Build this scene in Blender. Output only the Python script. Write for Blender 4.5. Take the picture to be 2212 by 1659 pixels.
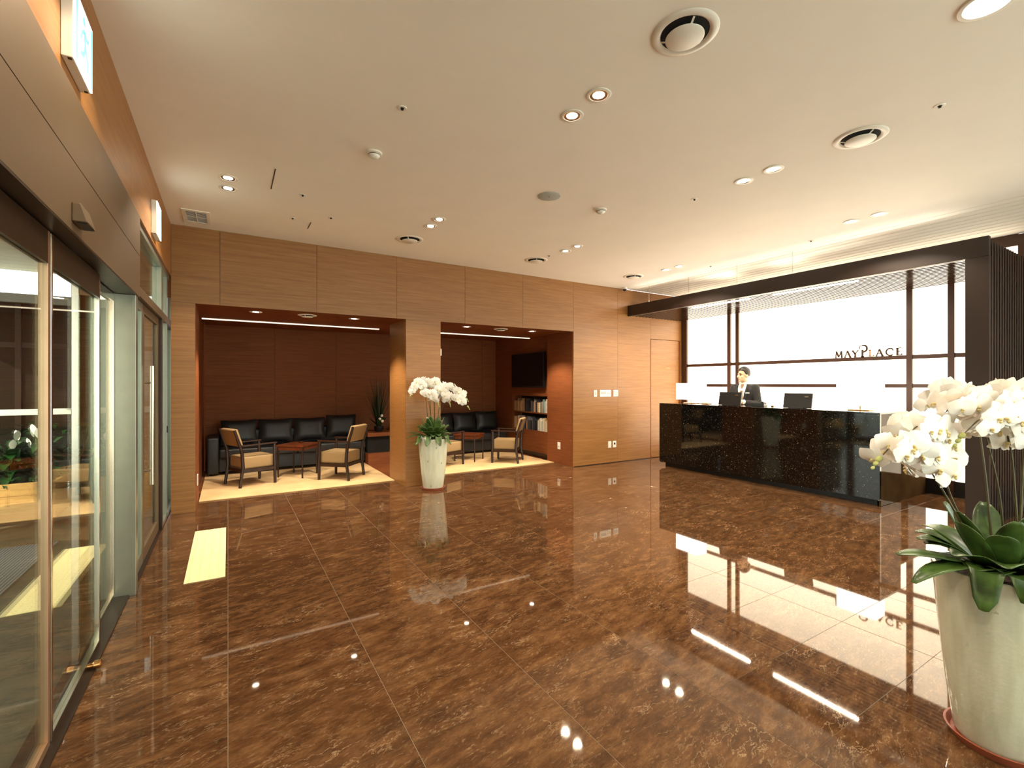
import bpy, bmesh, math, random
from mathutils import Vector, Matrix
R = math.radians
rnd = random.Random(7)
scene = bpy.context.scene
col = scene.collection
for o in list(bpy.data.objects):
    bpy.data.objects.remove(o)

# ------------------------------------------------------------------ camera, world, sun, exposure
CAMH = 1.45
cam_d = bpy.data.cameras.new('camera')
cam_d.sensor_width = 36.0
cam_d.lens = 1009.0 / 2212.0 * 36.0
cam_d.clip_start = 0.05
cam = bpy.data.objects.new('camera', cam_d)
col.objects.link(cam)
cam.location = (0, 0, CAMH)
cam.rotation_euler = (R(90), 0, R(-31.3))
scene.camera = cam

world = bpy.data.worlds.new('sky')
scene.world = world
world.use_nodes = True
bg = world.node_tree.nodes['Background']
bg.inputs[0].default_value = (0.97, 0.96, 0.93, 1)
bg.inputs[1].default_value = 2.2

sun_d = bpy.data.lights.new('sun', 'SUN')
sun_d.energy = 5.0
sun_d.color = (1.0, 0.86, 0.66)
sun_d.angle = R(0.6)
sun = bpy.data.objects.new('sun', sun_d)
col.objects.link(sun)
# light travels towards +X +Y, 27 degrees above the horizon
sd = Vector((0.70, 0.60, -0.46)).normalized()
sun.rotation_euler = sd.to_track_quat('-Z', 'Y').to_euler()

vs = scene.view_settings
vs.view_transform = 'Standard'
vs.look = 'None'
vs.gamma = 1.0
vs.use_curve_mapping = False
vs.exposure = 1.42

PANEL_GLOW = 2.1       # backlit wall
DOWN_W = 27.0          # main ceiling downlights
ALC_W = 90.0           # lounge downlights

# ------------------------------------------------------------------ materials
def lin(r, g, b):
    f = lambda c: (c / 255 / 12.92) if c / 255 <= 0.04045 else ((c / 255 + 0.055) / 1.055) ** 2.4
    return (f(r), f(g), f(b), 1.0)

class NT:
    def __init__(s, name):
        s.m = bpy.data.materials.new(name)
        s.m.use_nodes = True
        s.t = s.m.node_tree
        s.b = s.t.nodes['Principled BSDF']
        s.out = s.t.nodes['Material Output']
    def n(s, kind, **kw):
        nd = s.t.nodes.new('ShaderNode' + kind)
        for k, v in kw.items():
            if k in nd.inputs.keys() if not isinstance(k, int) else False:
                nd.inputs[k].default_value = v
            else:
                setattr(nd, k, v)
        return nd
    def l(s, a, b):
        s.t.links.new(a, b)
    def ramp(s, fac, stops, interp='LINEAR'):
        r = s.t.nodes.new('ShaderNodeValToRGB')
        r.color_ramp.interpolation = interp
        while len(r.color_ramp.elements) < len(stops):
            r.color_ramp.elements.new(0.5)
        for e, (p, c) in zip(r.color_ramp.elements, stops):
            e.position = p
            e.color = c
        s.l(fac, r.inputs[0])
        return r
    def pos(s, scale=(1, 1, 1), rand=0.0, rot=(0, 0, 0)):
        g = s.t.nodes.new('ShaderNodeNewGeometry')
        src = g.outputs['Position']
        if rand:
            oi = s.t.nodes.new('ShaderNodeObjectInfo')
            mu = s.t.nodes.new('ShaderNodeMath'); mu.operation = 'MULTIPLY'
            mu.inputs[1].default_value = rand
            s.l(oi.outputs['Random'], mu.inputs[0])
            ad = s.t.nodes.new('ShaderNodeVectorMath'); ad.operation = 'ADD'
            s.l(src, ad.inputs[0]); s.l(mu.outputs[0], ad.inputs[1])
            src = ad.outputs[0]
        mp = s.t.nodes.new('ShaderNodeMapping')
        mp.inputs['Scale'].default_value = scale
        mp.inputs['Rotation'].default_value = rot
        s.l(src, mp.inputs['Vector'])
        return mp.outputs[0]

def plain(name, rgb, rough=0.5, metal=0.0, var=0.06, scale=12.0, spec=None, bump=0.0):
    t = NT(name)
    ns = t.n('TexNoise', Scale=scale, Detail=4.0)
    t.l(t.pos(), ns.inputs['Vector'])
    c = lin(*rgb)
    a = tuple(max(0, x * (1 - var)) for x in c[:3]) + (1,)
    b = tuple(min(1, x * (1 + var)) for x in c[:3]) + (1,)
    rp = t.ramp(ns.outputs[0], [(0.3, a), (0.7, b)])
    t.l(rp.outputs[0], t.b.inputs['Base Color'])
    t.b.inputs['Roughness'].default_value = rough
    t.b.inputs['Metallic'].default_value = metal
    if spec is not None:
        t.b.inputs['Specular IOR Level'].default_value = spec
    if bump:
        bp = t.n('Bump', Strength=bump, Distance=0.01)
        t.l(ns.outputs[0], bp.inputs['Height']); t.l(bp.outputs[0], t.b.inputs['Normal'])
    return t.m

def emit(name, rgb, strength):
    t = NT(name)
    t.b.inputs['Base Color'].default_value = (*rgb, 1)
    t.b.inputs['Emission Color'].default_value = (*rgb, 1)
    t.b.inputs['Emission Strength'].default_value = strength
    t.b.inputs['Roughness'].default_value = 0.4
    return t.m

def wood(name, dark, mid, light, rough=0.38, scale=(0.9, 0.9, 26), rand=9.0, coat=0.0):
    t = NT(name)
    p = t.pos(scale, rand)
    n1 = t.n('TexNoise', Scale=2.2, Detail=6.0, Roughness=0.6)
    t.l(p, n1.inputs['Vector'])
    n2 = t.n('TexNoise', Scale=9.0, Detail=3.0)
    t.l(p, n2.inputs['Vector'])
    mx = t.n('Math', operation='MULTIPLY_ADD')
    mx.inputs[1].default_value = 0.35
    t.l(n2.outputs[0], mx.inputs[0]); t.l(n1.outputs[0], mx.inputs[2])
    rp = t.ramp(mx.outputs[0], [(0.42, lin(*dark)), (0.66, lin(*mid)), (0.92, lin(*light))])
    t.l(rp.outputs[0], t.b.inputs['Base Color'])
    t.b.inputs['Roughness'].default_value = rough
    t.b.inputs['Coat Weight'].default_value = coat
    if rough > 0.55: t.b.inputs['Specular IOR Level'].default_value = 0.2
    return t.m

M = {}
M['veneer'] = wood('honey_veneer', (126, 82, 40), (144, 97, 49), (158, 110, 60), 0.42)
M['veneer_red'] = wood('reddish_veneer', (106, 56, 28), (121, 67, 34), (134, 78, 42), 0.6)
M['dark_wood'] = wood('dark_stained_wood', (28, 14, 8), (40, 21, 12), (54, 30, 18), 0.35, (6, 6, 6))
M['table_wood'] = wood('cherry_wood', (78, 34, 16), (98, 46, 22), (116, 58, 30), 0.25, (3, 14, 3))
M['planter_wood'] = wood('planter_board', (160, 118, 68), (186, 142, 86), (206, 164, 104), 0.6, (1, 1, 30))
M['ceiling'] = plain('ceiling_paint', (244, 237, 226), 0.85, var=0.015, scale=3)
M['white_plastic'] = plain('white_plastic', (232, 226, 214), 0.45, var=0.02)
M['bronze'] = plain('bronze_cladding', (112, 92, 70), 0.5, 0.55, var=0.05, scale=2)
M['dark_bronze'] = plain('dark_bronze_frame', (52, 38, 28), 0.35, 0.5, var=0.08)
M['alu'] = plain('satin_aluminium', (150, 152, 138), 0.32, 0.75, var=0.04)
M['champagne'] = plain('champagne_metal', (186, 150, 120), 0.35, 0.8, var=0.04)
M['steel'] = plain('brushed_steel', (206, 196, 180), 0.2, 1.0, var=0.04)
M['brass'] = plain('brass', (200, 150, 96), 0.25, 1.0, var=0.05)
M['frame'] = plain('umber_lacquer', (44, 29, 23), 0.4, 0.0, var=0.08, scale=6)
M['slat'] = plain('umber_gloss_slat', (60, 40, 30), 0.14, 0.0, var=0.08, scale=6)
M['mullion'] = plain('mullion_brown', (70, 40, 24), 0.45, 0.0, var=0.08)
M['leather'] = plain('black_leather', (32, 31, 31), 0.42, 0.0, var=0.12, scale=60, bump=0.15)
M['seat_fab'] = plain('tan_upholstery', (152, 124, 84), 0.75, 0.0, var=0.06, scale=160, bump=0.2)
M['rug'] = None
M['screen'] = plain('black_screen', (8, 8, 9), 0.12, 0.0, var=0.05)
M['black_plastic'] = plain('black_plastic', (22, 21, 21), 0.4, 0.0, var=0.08)
M['grey_plastic'] = plain('grey_speaker_mesh', (176, 180, 176), 0.6, 0.0, var=0.05, scale=200)
M['dark_void'] = plain('void_shade_black', (16, 13, 10), 0.9, 0.0)  # near-black for painted shade inside openings; plain black on sprinkler heads
M['saucer'] = plain('terracotta_plastic', (150, 76, 52), 0.4, 0.0, var=0.06)
M['soil'] = plain('bark_soil', (74, 52, 32), 0.95, 0.0, var=0.5, scale=60, bump=0.8)
M['leaf'] = plain('orchid_leaf', (62, 86, 34), 0.34, 0.0, var=0.65, scale=14)
M['leaf_dark'] = plain('lily_leaf', (34, 68, 28), 0.35, 0.0, var=0.5, scale=10)
M['grass'] = plain('reed_green', (38, 54, 24), 0.6, 0.0, var=0.4, scale=14)
M['stem'] = plain('flower_stem', (70, 62, 30), 0.5, 0.0, var=0.3, scale=25)
M['bud'] = plain('green_bud', (176, 180, 106), 0.5, 0.0, var=0.15)
M['lip'] = plain('yellow_lip', (216, 196, 136), 0.5, 0.0, var=0.2, scale=40)
M['skin'] = plain('skin', (222, 178, 142), 0.5, 0.0, var=0.04)
M['hair'] = plain('black_hair', (26, 18, 14), 0.5, 0.0, var=0.3, scale=90)
M['suit'] = plain('black_suit_wool', (24, 21, 20), 0.8, 0.0, var=0.12, scale=120)
M['shirt'] = plain('white_shirt', (236, 230, 220), 0.7, 0.0, var=0.02)
M['tie'] = plain('brown_tie', (128, 96, 66), 0.5, 0.0, var=0.2, scale=60)
M['lips'] = plain('lips', (176, 104, 84), 0.5)
M['mat'] = None
M['ext_dark'] = plain('tinted_glazing', (34, 28, 22), 0.12, 0.0, var=0.1)
M['grey_beam'] = plain('grey_beam', (150, 148, 140), 0.6)
M['ext_white'] = plain('white_rail', (240, 238, 230), 0.5, var=0.02)
M['soffit'] = wood('cream_soffit_boards', (196, 188, 164), (214, 207, 184), (226, 220, 200), 0.6, (0.5, 22, 1))
M['plinth'] = plain('black_plinth', (16, 14, 13), 0.4)
M['text'] = plain('bronze_letter', (84, 60, 42), 0.35, 0.4)
M['text_pink_lit'] = plain('pink_lit_letter', (206, 150, 126), 0.35, 0.3)  # pinkish light on the L, put into its base colour
M['sign_green'] = emit('sign_green', (0.10, 0.55, 0.38), 0.7)
M['sign_white'] = emit('sign_white', (0.92, 1.0, 0.96), 1.6)
M['lamp_glow'] = emit('downlight_glow', (1.0, 0.90, 0.72), 14.0)
M['shade_glow'] = emit('lampshade_glow', (1.0, 0.93, 0.80), 3.2)
M['strip_glow'] = emit('led_strip', (1.0, 0.90, 0.74), 12.0)
M['cove_glow'] = emit('cove_strip', (1.0, 0.82, 0.60), 0.6)
M['panel_glow'] = emit('backlit_panel', (1.0, 0.87, 0.66), PANEL_GLOW)
M['big_glow'] = emit('big_downlight_glow', (1.0, 0.95, 0.85), 4.0)

def mk_glass(name, tint, refl=1.0):
    t = NT(name)
    t.t.nodes.remove(t.b)
    tr = t.n('BsdfTransparent'); tr.inputs[0].default_value = (*tint, 1)
    gl = t.n('BsdfGlossy'); gl.inputs['Roughness'].default_value = 0.0
    gl.inputs[0].default_value = (0.95, 0.97, 0.95, 1)
    fr = t.n('Fresnel')
    ge = t.n('NewGeometry'); io = t.n('Math', operation='MULTIPLY_ADD')   # same index entering and leaving the thin pane
    io.inputs[1].default_value = 1 / 1.52 - 1.52; io.inputs[2].default_value = 1.52
    t.l(ge.outputs['Backfacing'], io.inputs[0]); t.l(io.outputs[0], fr.inputs[0])
    mu = t.n('Math', operation='MULTIPLY'); mu.inputs[1].default_value = refl; mu.use_clamp = True
    t.l(fr.outputs[0], mu.inputs[0])
    mx = t.n('MixShader')
    t.l(mu.outputs[0], mx.inputs[0]); t.l(tr.outputs[0], mx.inputs[1]); t.l(gl.outputs[0], mx.inputs[2])
    t.l(mx.outputs[0], t.out.inputs[0])
    return t.m
M['glass'] = mk_glass('door_glass', (0.86, 0.92, 0.87), 1.0)
M['glass_tint'] = mk_glass('bronze_tinted_glass', (0.80, 0.74, 0.62), 1.0)

def mk_marble(name='brown_marble', rand=23.0, rough=0.03):
    t = NT(name)
    p = t.pos((1, 1, 1), rand, (0, 0, R(-12)))
    def noise(vec, sc, detail, rg=0.6):
        n_ = t.n('TexNoise', Scale=sc, Detail=detail, Roughness=rg); t.l(vec, n_.inputs['Vector']); return n_
    def stretch(vec, sc):
        m_ = t.n('Mapping'); m_.inputs['Scale'].default_value = sc; t.l(vec, m_.inputs['Vector']); return m_.outputs[0]
    def mth(op, a_, b_=None, c_=None):
        m_ = t.n('Math', operation=op)
        for i_, q in enumerate((a_, b_, c_)):
            if q is None: continue
            if isinstance(q, (int, float)): m_.inputs[i_].default_value = q
            else: t.l(q, m_.inputs[i_])
        return m_.outputs[0]
    warp = noise(p, 3.0, 4.0)
    ws = t.n('VectorMath', operation='MULTIPLY_ADD'); ws.inputs[1].default_value = (0.14, 0.14, 0.14)
    t.l(warp.outputs['Color'], ws.inputs[0]); t.l(p, ws.inputs[2])
    cl = noise(stretch(p, (0.9, 2.4, 1)), 6.5, 10.0, 0.72)
    big = noise(p, 1.1, 2.0)
    tone = mth('MULTIPLY_ADD', big.outputs[0], 0.2, mth('MULTIPLY', cl.outputs[0], 1.05))
    base = t.ramp(tone, [(0.40, lin(54, 33, 19)), (0.58, lin(78, 51, 31)), (0.72, lin(100, 69, 43)), (0.86, lin(124, 90, 58))])
    # short pale flecks
    fl = noise(stretch(ws.outputs[0], (1.0, 3.4, 1)), 26.0, 4.0, 0.65)
    flm = t.ramp(fl.outputs[0], [(0.56, (0, 0, 0, 1)), (0.70, (1, 1, 1, 1))])
    mk = t.ramp(noise(p, 5.0, 3.0).outputs[0], [(0.40, (0.08, 0.08, 0.08, 1)), (0.66, (1, 1, 1, 1))])
    flk = mth('MULTIPLY', mth('MULTIPLY', flm.outputs[0], mk.outputs[0]), 0.34)
    # hairline veins
    v1 = noise(stretch(ws.outputs[0], (0.8, 2.2, 1)), 4.5, 5.0, 0.65)
    vein = t.ramp(mth('ABSOLUTE', mth('SUBTRACT', v1.outputs[0], 0.5)), [(0.0, (1, 1, 1, 1)), (0.011, (0, 0, 0, 1))])
    mk2 = t.ramp(noise(p, 2.6, 4.0).outputs[0], [(0.50, (0, 0, 0, 1)), (0.64, (1, 1, 1, 1))])
    vn = mth('MULTIPLY', mth('MULTIPLY', vein.outputs[0], mk2.outputs[0]), 0.42)
    fac = mth('MAXIMUM', flk, vn)
    mix = t.n('Mix', data_type='RGBA')
    mix.inputs[7].default_value = lin(206, 174, 136)
    t.l(fac, mix.inputs[0]); t.l(base.outputs[0], mix.inputs[6])
    t.l(mix.outputs[2], t.b.inputs['Base Color'])
    t.b.inputs['Roughness'].default_value = rough
    t.b.inputs['IOR'].default_value = 1.43
    t.b.inputs['Specular Tint'].default_value = (1.0, 0.86, 0.66, 1)
    return t.m
M['marble'] = mk_marble()
M['grout'] = plain('grout', (122, 102, 78), 0.8)

def mk_granite():
    t = NT('black_sparkle_granite')
    p = t.pos()
    vo = t.n('TexVoronoi', Scale=52.0)
    t.l(p, vo.inputs['Vector'])
    dot = t.ramp(vo.outputs['Distance'], [(0.0, (1, 1, 1, 1)), (0.14, (0.8, 0.8, 0.8, 1)), (0.24, (0, 0, 0, 1))])
    sep = t.n('SeparateColor'); t.l(vo.outputs['Color'], sep.inputs[0])
    pick = t.ramp(sep.outputs[0], [(0.90, (0, 0, 0, 1)), (0.99, (1, 1, 1, 1))])
    mu = t.n('Math', operation='MULTIPLY'); t.l(dot.outputs[0], mu.inputs[0]); t.l(pick.outputs[0], mu.inputs[1])
    fine = t.n('TexVoronoi', Scale=150.0); t.l(p, fine.inputs['Vector'])
    fs = t.n('SeparateColor'); t.l(fine.outputs['Color'], fs.inputs[0])
    fr = t.ramp(fs.outputs[0], [(0.93, (0, 0, 0, 1)), (1.0, (0.05, 0.05, 0.05, 1))])
    mxm = t.n('Math', operation='MAXIMUM'); t.l(mu.outputs[0], mxm.inputs[0]); t.l(fr.outputs[0], mxm.inputs[1])
    tone = t.n('Mix', data_type='RGBA')
    tone.inputs[6].default_value = lin(14, 13, 11); tone.inputs[7].default_value = lin(250, 236, 200)
    t.l(mxm.outputs[0], tone.inputs[0])
    t.l(tone.outputs[2], t.b.inputs['Base Color'])
    t.b.inputs['Roughness'].default_value = 0.05
    return t.m
M['granite'] = mk_granite()

def mk_endstone():
    t = NT('polished_beige_glass')
    t.b.inputs['Base Color'].default_value = lin(74, 56, 36)
    t.b.inputs['Roughness'].default_value = 0.03
    t.b.inputs['Metallic'].default_value = 0.0
    t.b.inputs['IOR'].default_value = 1.1
    t.b.inputs['Specular Tint'].default_value = (0.80, 0.62, 0.38, 1)
    ns = t.n('TexNoise', Scale=5.0); t.l(t.pos(), ns.inputs['Vector'])
    rp = t.ramp(ns.outputs[0], [(0.3, lin(70, 52, 34)), (0.7, lin(84, 64, 42))])
    t.l(rp.outputs[0], t.b.inputs['Base Color'])
    return t.m
M['endstone'] = mk_endstone()

def mk_rug():
    t = NT('sand_rug')
    w1 = t.n('TexNoise', Scale=220.0, Detail=2.0); t.l(t.pos(), w1.inputs['Vector'])
    w2 = t.n('TexNoise', Scale=2.5, Detail=3.0); t.l(t.pos(), w2.inputs['Vector'])
    ad = t.n('Math', operation='MULTIPLY_ADD'); ad.inputs[1].default_value = 0.5
    t.l(w1.outputs[0], ad.inputs[0]); t.l(w2.outputs[0], ad.inputs[2])
    rp = t.ramp(ad.outputs[0], [(0.5, lin(196, 158, 108)), (1.0, lin(226, 192, 142))])
    t.l(rp.outputs[0], t.b.inputs['Base Color'])
    t.b.inputs['Roughness'].default_value = 0.95
    bp = t.n('Bump', Strength=0.4, Distance=0.004)
    t.l(w1.outputs[0], bp.inputs['Height']); t.l(bp.outputs[0], t.b.inputs['Normal'])
    return t.m
M['rug'] = mk_rug()

def mk_glaze():
    t = NT('celadon_glaze')
    n1 = t.n('TexNoise', Scale=6.0, Detail=5.0); t.l(t.pos((4, 4, 0.6)), n1.inputs['Vector'])
    n2 = t.n('TexVoronoi', Scale=60.0); t.l(t.pos((1, 1, 0.6)), n2.inputs['Vector'])
    sp = t.n('SeparateColor'); t.l(n2.outputs['Color'], sp.inputs[0])
    rp = t.ramp(n1.outputs[0], [(0.30, lin(198, 196, 168)), (0.52, lin(209, 208, 184)), (0.75, lin(218, 217, 196))])
    dk = t.ramp(sp.outputs[0], [(0.99, (1, 1, 1, 1)), (1.0, lin(150, 130, 90))])
    mx = t.n('Mix', data_type='RGBA', blend_type='MULTIPLY'); mx.inputs[0].default_value = 0.7
    t.l(rp.outputs[0], mx.inputs[6]); t.l(dk.outputs[0], mx.inputs[7])
    t.l(mx.outputs[2], t.b.inputs['Base Color'])
    t.b.inputs['Roughness'].default_value = 0.12
    bp = t.n('Bump', Strength=0.12, Distance=0.01)
    n3 = t.n('TexNoise', Scale=45.0, Detail=2.0); t.l(t.pos(), n3.inputs['Vector'])
    t.l(n3.outputs[0], bp.inputs['Height']); t.l(bp.outputs[0], t.b.inputs['Normal'])
    return t.m
M['glaze'] = mk_glaze()

def mk_petal():
    t = NT('orchid_petal')
    n1 = t.n('TexNoise', Scale=14.0, Detail=3.0); t.l(t.pos(), n1.inputs['Vector'])
    rp = t.ramp(n1.outputs[0], [(0.3, lin(246, 236, 222)), (0.6, lin(253, 250, 244))])
    t.l(rp.outputs[0], t.b.inputs['Base Color'])
    t.b.inputs['Roughness'].default_value = 0.55
    t.b.inputs['Subsurface Weight'].default_value = 0.15
    t.b.inputs['Subsurface Radius'].default_value = (0.02, 0.02, 0.015)
    return t.m
M['petal'] = mk_petal()

def mk_mat():
    t = NT('grey_entrance_mat')
    wv = t.n('TexWave', Scale=14.0, bands_direction='X'); t.l(t.pos(), wv.inputs['Vector'])
    rp = t.ramp(wv.outputs[0], [(0.2, lin(96, 102, 108)), (0.8, lin(150, 156, 160))])
    t.l(rp.outputs[0], t.b.inputs['Base Color'])
    t.b.inputs['Roughness'].default_value = 0.9
    return t.m
M['mat'] = mk_mat()
M['tactile'] = plain('cream_tactile', (248, 232, 176), 0.5, 0.0, var=0.04, scale=30)
M['paving'] = plain('grey_green_paving', (96, 96, 80), 0.35, 0.0, var=0.25, scale=5)
BOOKC = [(190, 150, 110), (160, 120, 90), (60, 52, 46), (42, 44, 52), (92, 92, 98), (30, 28, 28), (196, 186, 160),
         (214, 206, 186), (150, 60, 40), (120, 140, 130), (200, 170, 120), (168, 180, 176)]
BOOKN = ['tan', 'brown', 'dark brown', 'navy', 'grey', 'black', 'cream', 'pale cream', 'red', 'sage green', 'sandy', 'pale grey']
ORD = ['first', 'second', 'third', 'fourth', 'fifth', 'sixth', 'seventh', 'eighth', 'ninth', 'tenth', 'eleventh', 'twelfth', 'thirteenth', 'fourteenth', 'fifteenth', 'sixteenth', 'seventeenth', 'eighteenth', 'nineteenth']
TENS = ['', '', 'twenty', 'thirty', 'forty']
def ordinal(k):
    if k < 19: return ORD[k]
    n = k + 1
    return (TENS[n // 10][:-1] + 'ieth') if n % 10 == 0 else TENS[n // 10] + '-' + ORD[n % 10 - 1]
BOOKM = [plain('book_cover_%d' % i, c, 0.6, 0.0, var=0.1, scale=20) for i, c in enumerate(BOOKC)]
M['paper'] = plain('book_paper', (226, 216, 196), 0.9)

# ------------------------------------------------------------------ mesh helpers
class MB:
    def __init__(s):
        s.v = []; s.f = []
    def add(s, vs_, fs_):
        k = len(s.v)
        s.v += [tuple(p) for p in vs_]
        s.f += [tuple(i + k for i in f) for f in fs_]
        return s
    def box(s, x0, x1, y0, y1, z0, z1):
        vs_ = [(x0, y0, z0), (x1, y0, z0), (x1, y1, z0), (x0, y1, z0), (x0, y0, z1), (x1, y0, z1), (x1, y1, z1), (x0, y1, z1)]
        return s.add(vs_, [(3, 2, 1, 0), (4, 5, 6, 7), (0, 1, 5, 4), (1, 2, 6, 5), (2, 3, 7, 6), (3, 0, 4, 7)])
    def obox(s, c, ax, ay, az):
        """oriented box: centre and three half-axis vectors"""
        c = Vector(c); ax = Vector(ax); ay = Vector(ay); az = Vector(az)
        vs_ = []
        for sz in (-1, 1):
            for sx, sy in ((-1, -1), (1, -1), (1, 1), (-1, 1)):
                vs_.append(c + ax * sx + ay * sy + az * sz)
        return s.add(vs_, [(3, 2, 1, 0), (4, 5, 6, 7), (0, 1, 5, 4), (1, 2, 6, 5), (2, 3, 7, 6), (3, 0, 4, 7)])
    def beam(s, a, b, w, h, up=(0, 0, 1)):
        a = Vector(a); b = Vector(b); d = (b - a)
        L = d.length; d.normalize()
        sd_ = d.cross(Vector(up))
        if sd_.length < 1e-4: sd_ = d.cross(Vector((1, 0, 0)))
        sd_.normalize(); u = sd_.cross(d)
        return s.obox((a + b) / 2, d * (L / 2), sd_ * (w / 2), u * (h / 2))
    def lathe(s, prof, n=24, c=(0, 0, 0), cap=True):
        cx, cy, cz = c
        vs_ = []
        for r_, z in prof:
            for i in range(n):
                a = 2 * math.pi * i / n
                vs_.append((cx + r_ * math.cos(a), cy + r_ * math.sin(a), cz + z))
        fs_ = []
        for j in range(len(prof) - 1):
            for i in range(n):
                i2 = (i + 1) % n
                fs_.append((j * n + i, j * n + i2, (j + 1) * n + i2, (j + 1) * n + i))
        if cap:
            fs_.append(tuple(reversed(range(n))))
            m = (len(prof) - 1) * n
            fs_.append(tuple(m + i for i in range(n)))
        return s.add(vs_, fs_)
    def tube(s, pts, rad, n=8):
        pts = [Vector(p) for p in pts]
        if not hasattr(rad, '__len__'): rad = [rad] * len(pts)
        vs_ = []; prev = None
        for i, p in enumerate(pts):
            d = (pts[min(i + 1, len(pts) - 1)] - pts[max(i - 1, 0)]).normalized()
            ref = prev if prev is not None else (Vector((0, 0, 1)) if abs(d.z) < 0.9 else Vector((1, 0, 0)))
            a = d.cross(ref)
            if a.length < 1e-5: a = d.cross(Vector((0, 1, 0)))
            a.normalize(); b = a.cross(d).normalized(); prev = b
            for k in range(n):
                t_ = 2 * math.pi * k / n
                vs_.append(p + (a * math.cos(t_) + b * math.sin(t_)) * rad[i])
        fs_ = []
        for j in range(len(pts) - 1):
            for k in range(n):
                k2 = (k + 1) % n
                fs_.append((j * n + k, j * n + k2, (j + 1) * n + k2, (j + 1) * n + k))
        fs_.append(tuple(reversed(range(n)))); m = (len(pts) - 1) * n
        fs_.append(tuple(m + k for k in range(n)))
        return s.add(vs_, fs_)
    def ball(s, c, r, n=12, m=8, rot=None):
        rx, ry, rz = r if hasattr(r, '__len__') else (r, r, r)
        c = Vector(c); vs_ = [Vector((0, 0, rz))]
        for j in range(1, m):
            ph = math.pi * j / m
            for i in range(n):
                a = 2 * math.pi * i / n
                vs_.append(Vector((rx * math.sin(ph) * math.cos(a), ry * math.sin(ph) * math.sin(a), rz * math.cos(ph))))
        vs_.append(Vector((0, 0, -rz)))
        if rot is not None: vs_ = [rot @ v for v in vs_]
        vs_ = [v + c for v in vs_]
        fs_ = [(0, 1 + i, 1 + (i + 1) % n) for i in range(n)]
        for j in range(m - 2):
            for i in range(n):
                a = 1 + j * n + i; b = 1 + j * n + (i + 1) % n
                fs_.append((a, a + n, b + n, b))
        l_ = len(vs_) - 1; k = 1 + (m - 2) * n
        fs_ += [(l_, k + (i + 1) % n, k + i) for i in range(n)]
        return s.add(vs_, fs_)
    def mesh(s, name, mat, smooth=False, bevel=0.0, seg=2):
        me = bpy.data.meshes.new(name)
        me.from_pydata(s.v, [], s.f)
        bm = bmesh.new(); bm.from_mesh(me)
        bmesh.ops.recalc_face_normals(bm, faces=bm.faces)
        if bevel:
            ed = [e for e in bm.edges if len(e.link_faces) == 2 and e.calc_face_angle(0) > 0.6]
            bmesh.ops.bevel(bm, geom=ed, offset=bevel, segments=seg, affect='EDGES', profile=0.6, clamp_overlap=True)
        if smooth:
            for f in bm.faces: f.smooth = True
            for e in bm.edges:
                if len(e.link_faces) == 2 and e.calc_face_angle(0) > R(42): e.smooth = False
        bm.to_mesh(me); bm.free()
        me.materials.append(M[mat] if isinstance(mat, str) else mat)
        return me
    def build(s, name, mat, parent=None, smooth=False, bevel=0.0, seg=2, loc=(0, 0, 0)):
        return link(name, s.mesh(name, mat, smooth, bevel, seg), parent, loc)

def link(name, me, parent=None, loc=(0, 0, 0), rot=(0, 0, 0)):
    o = bpy.data.objects.new(name, me)
    col.objects.link(o)
    o.parent = parent
    o.location = loc; o.rotation_euler = rot
    return o
def tag(o, label, cat, group=None):
    o['label'] = label; o['category'] = cat
    if group: o['group'] = group
    return o
def thing(name, label, cat, loc=(0, 0, 0), rz=0.0, group=None):
    o = link(name, None, None, loc, (0, 0, rz))
    o.empty_display_size = 0.1
    return tag(o, label, cat, group)
def struct(o, label=None):
    o['kind'] = 'structure'
    if label: o['label'] = label
    return o
def box(name, x0, x1, y0, y1, z0, z1, mat, parent=None, bevel=0.0):
    return MB().box(x0, x1, y0, y1, z0, z1).build(name, mat, parent, bevel=bevel)
def copy_tree(o, parent=None):
    c = o.copy(); col.objects.link(c); c.parent = parent
    for ch in list(o.children):
        copy_tree(ch, c)
    return c

H = 3.23           # ceiling height
XL, XR = -0.543, 8.0
YB = 6.40          # wood wall with the lounge openings
YREAR = 9.35
HOP = 2.365        # opening height

# ------------------------------------------------------------------ floor
floor = struct(MB().box(XL - 0.13, XR + 0.2, -3.6, YREAR + 0.1, -0.12, -0.0012).build('floor', 'grout'),
               'polished brown marble tile floor')
TX, TY, TY0 = 0.64, 0.4325, 0.957
g = 0.003
def tile_mesh(w):
    return MB().box(g / 2, w - g / 2, g / 4, TY - g / 4, -0.009, 0.0).mesh('tile', 'marble', bevel=0.0006, seg=1)
tm_full = tile_mesh(TX); tm_first = tile_mesh(0.64 - 0.015); tm_last = tile_mesh(8.0 - 12 * TX)
for i in range(-1, 13):
    for j in range(-4, 15):
        y = TY0 + j * TY
        me, x = (tm_first, -0.625) if i == -1 else ((tm_last, 12 * TX) if i == 12 else (tm_full, i * TX))
        link('tile', me, floor, (x, y, 0))
mb = MB()
for i in range(0, 13):
    for j in range(-10, -4):
        x0 = i * TX; y0 = TY0 + j * TY
        mb.box(x0 + g / 2, min(x0 + TX, XR) - g / 2, y0 + g / 2, y0 + TY - g / 2, -0.009, 0)
mb.box(-0.625, -g, -3.4, TY0 - 4 * TY - g, -0.009, 0)
o = mb.build('tile_field', 'marble', floor); o['kind'] = 'stuff'

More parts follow.
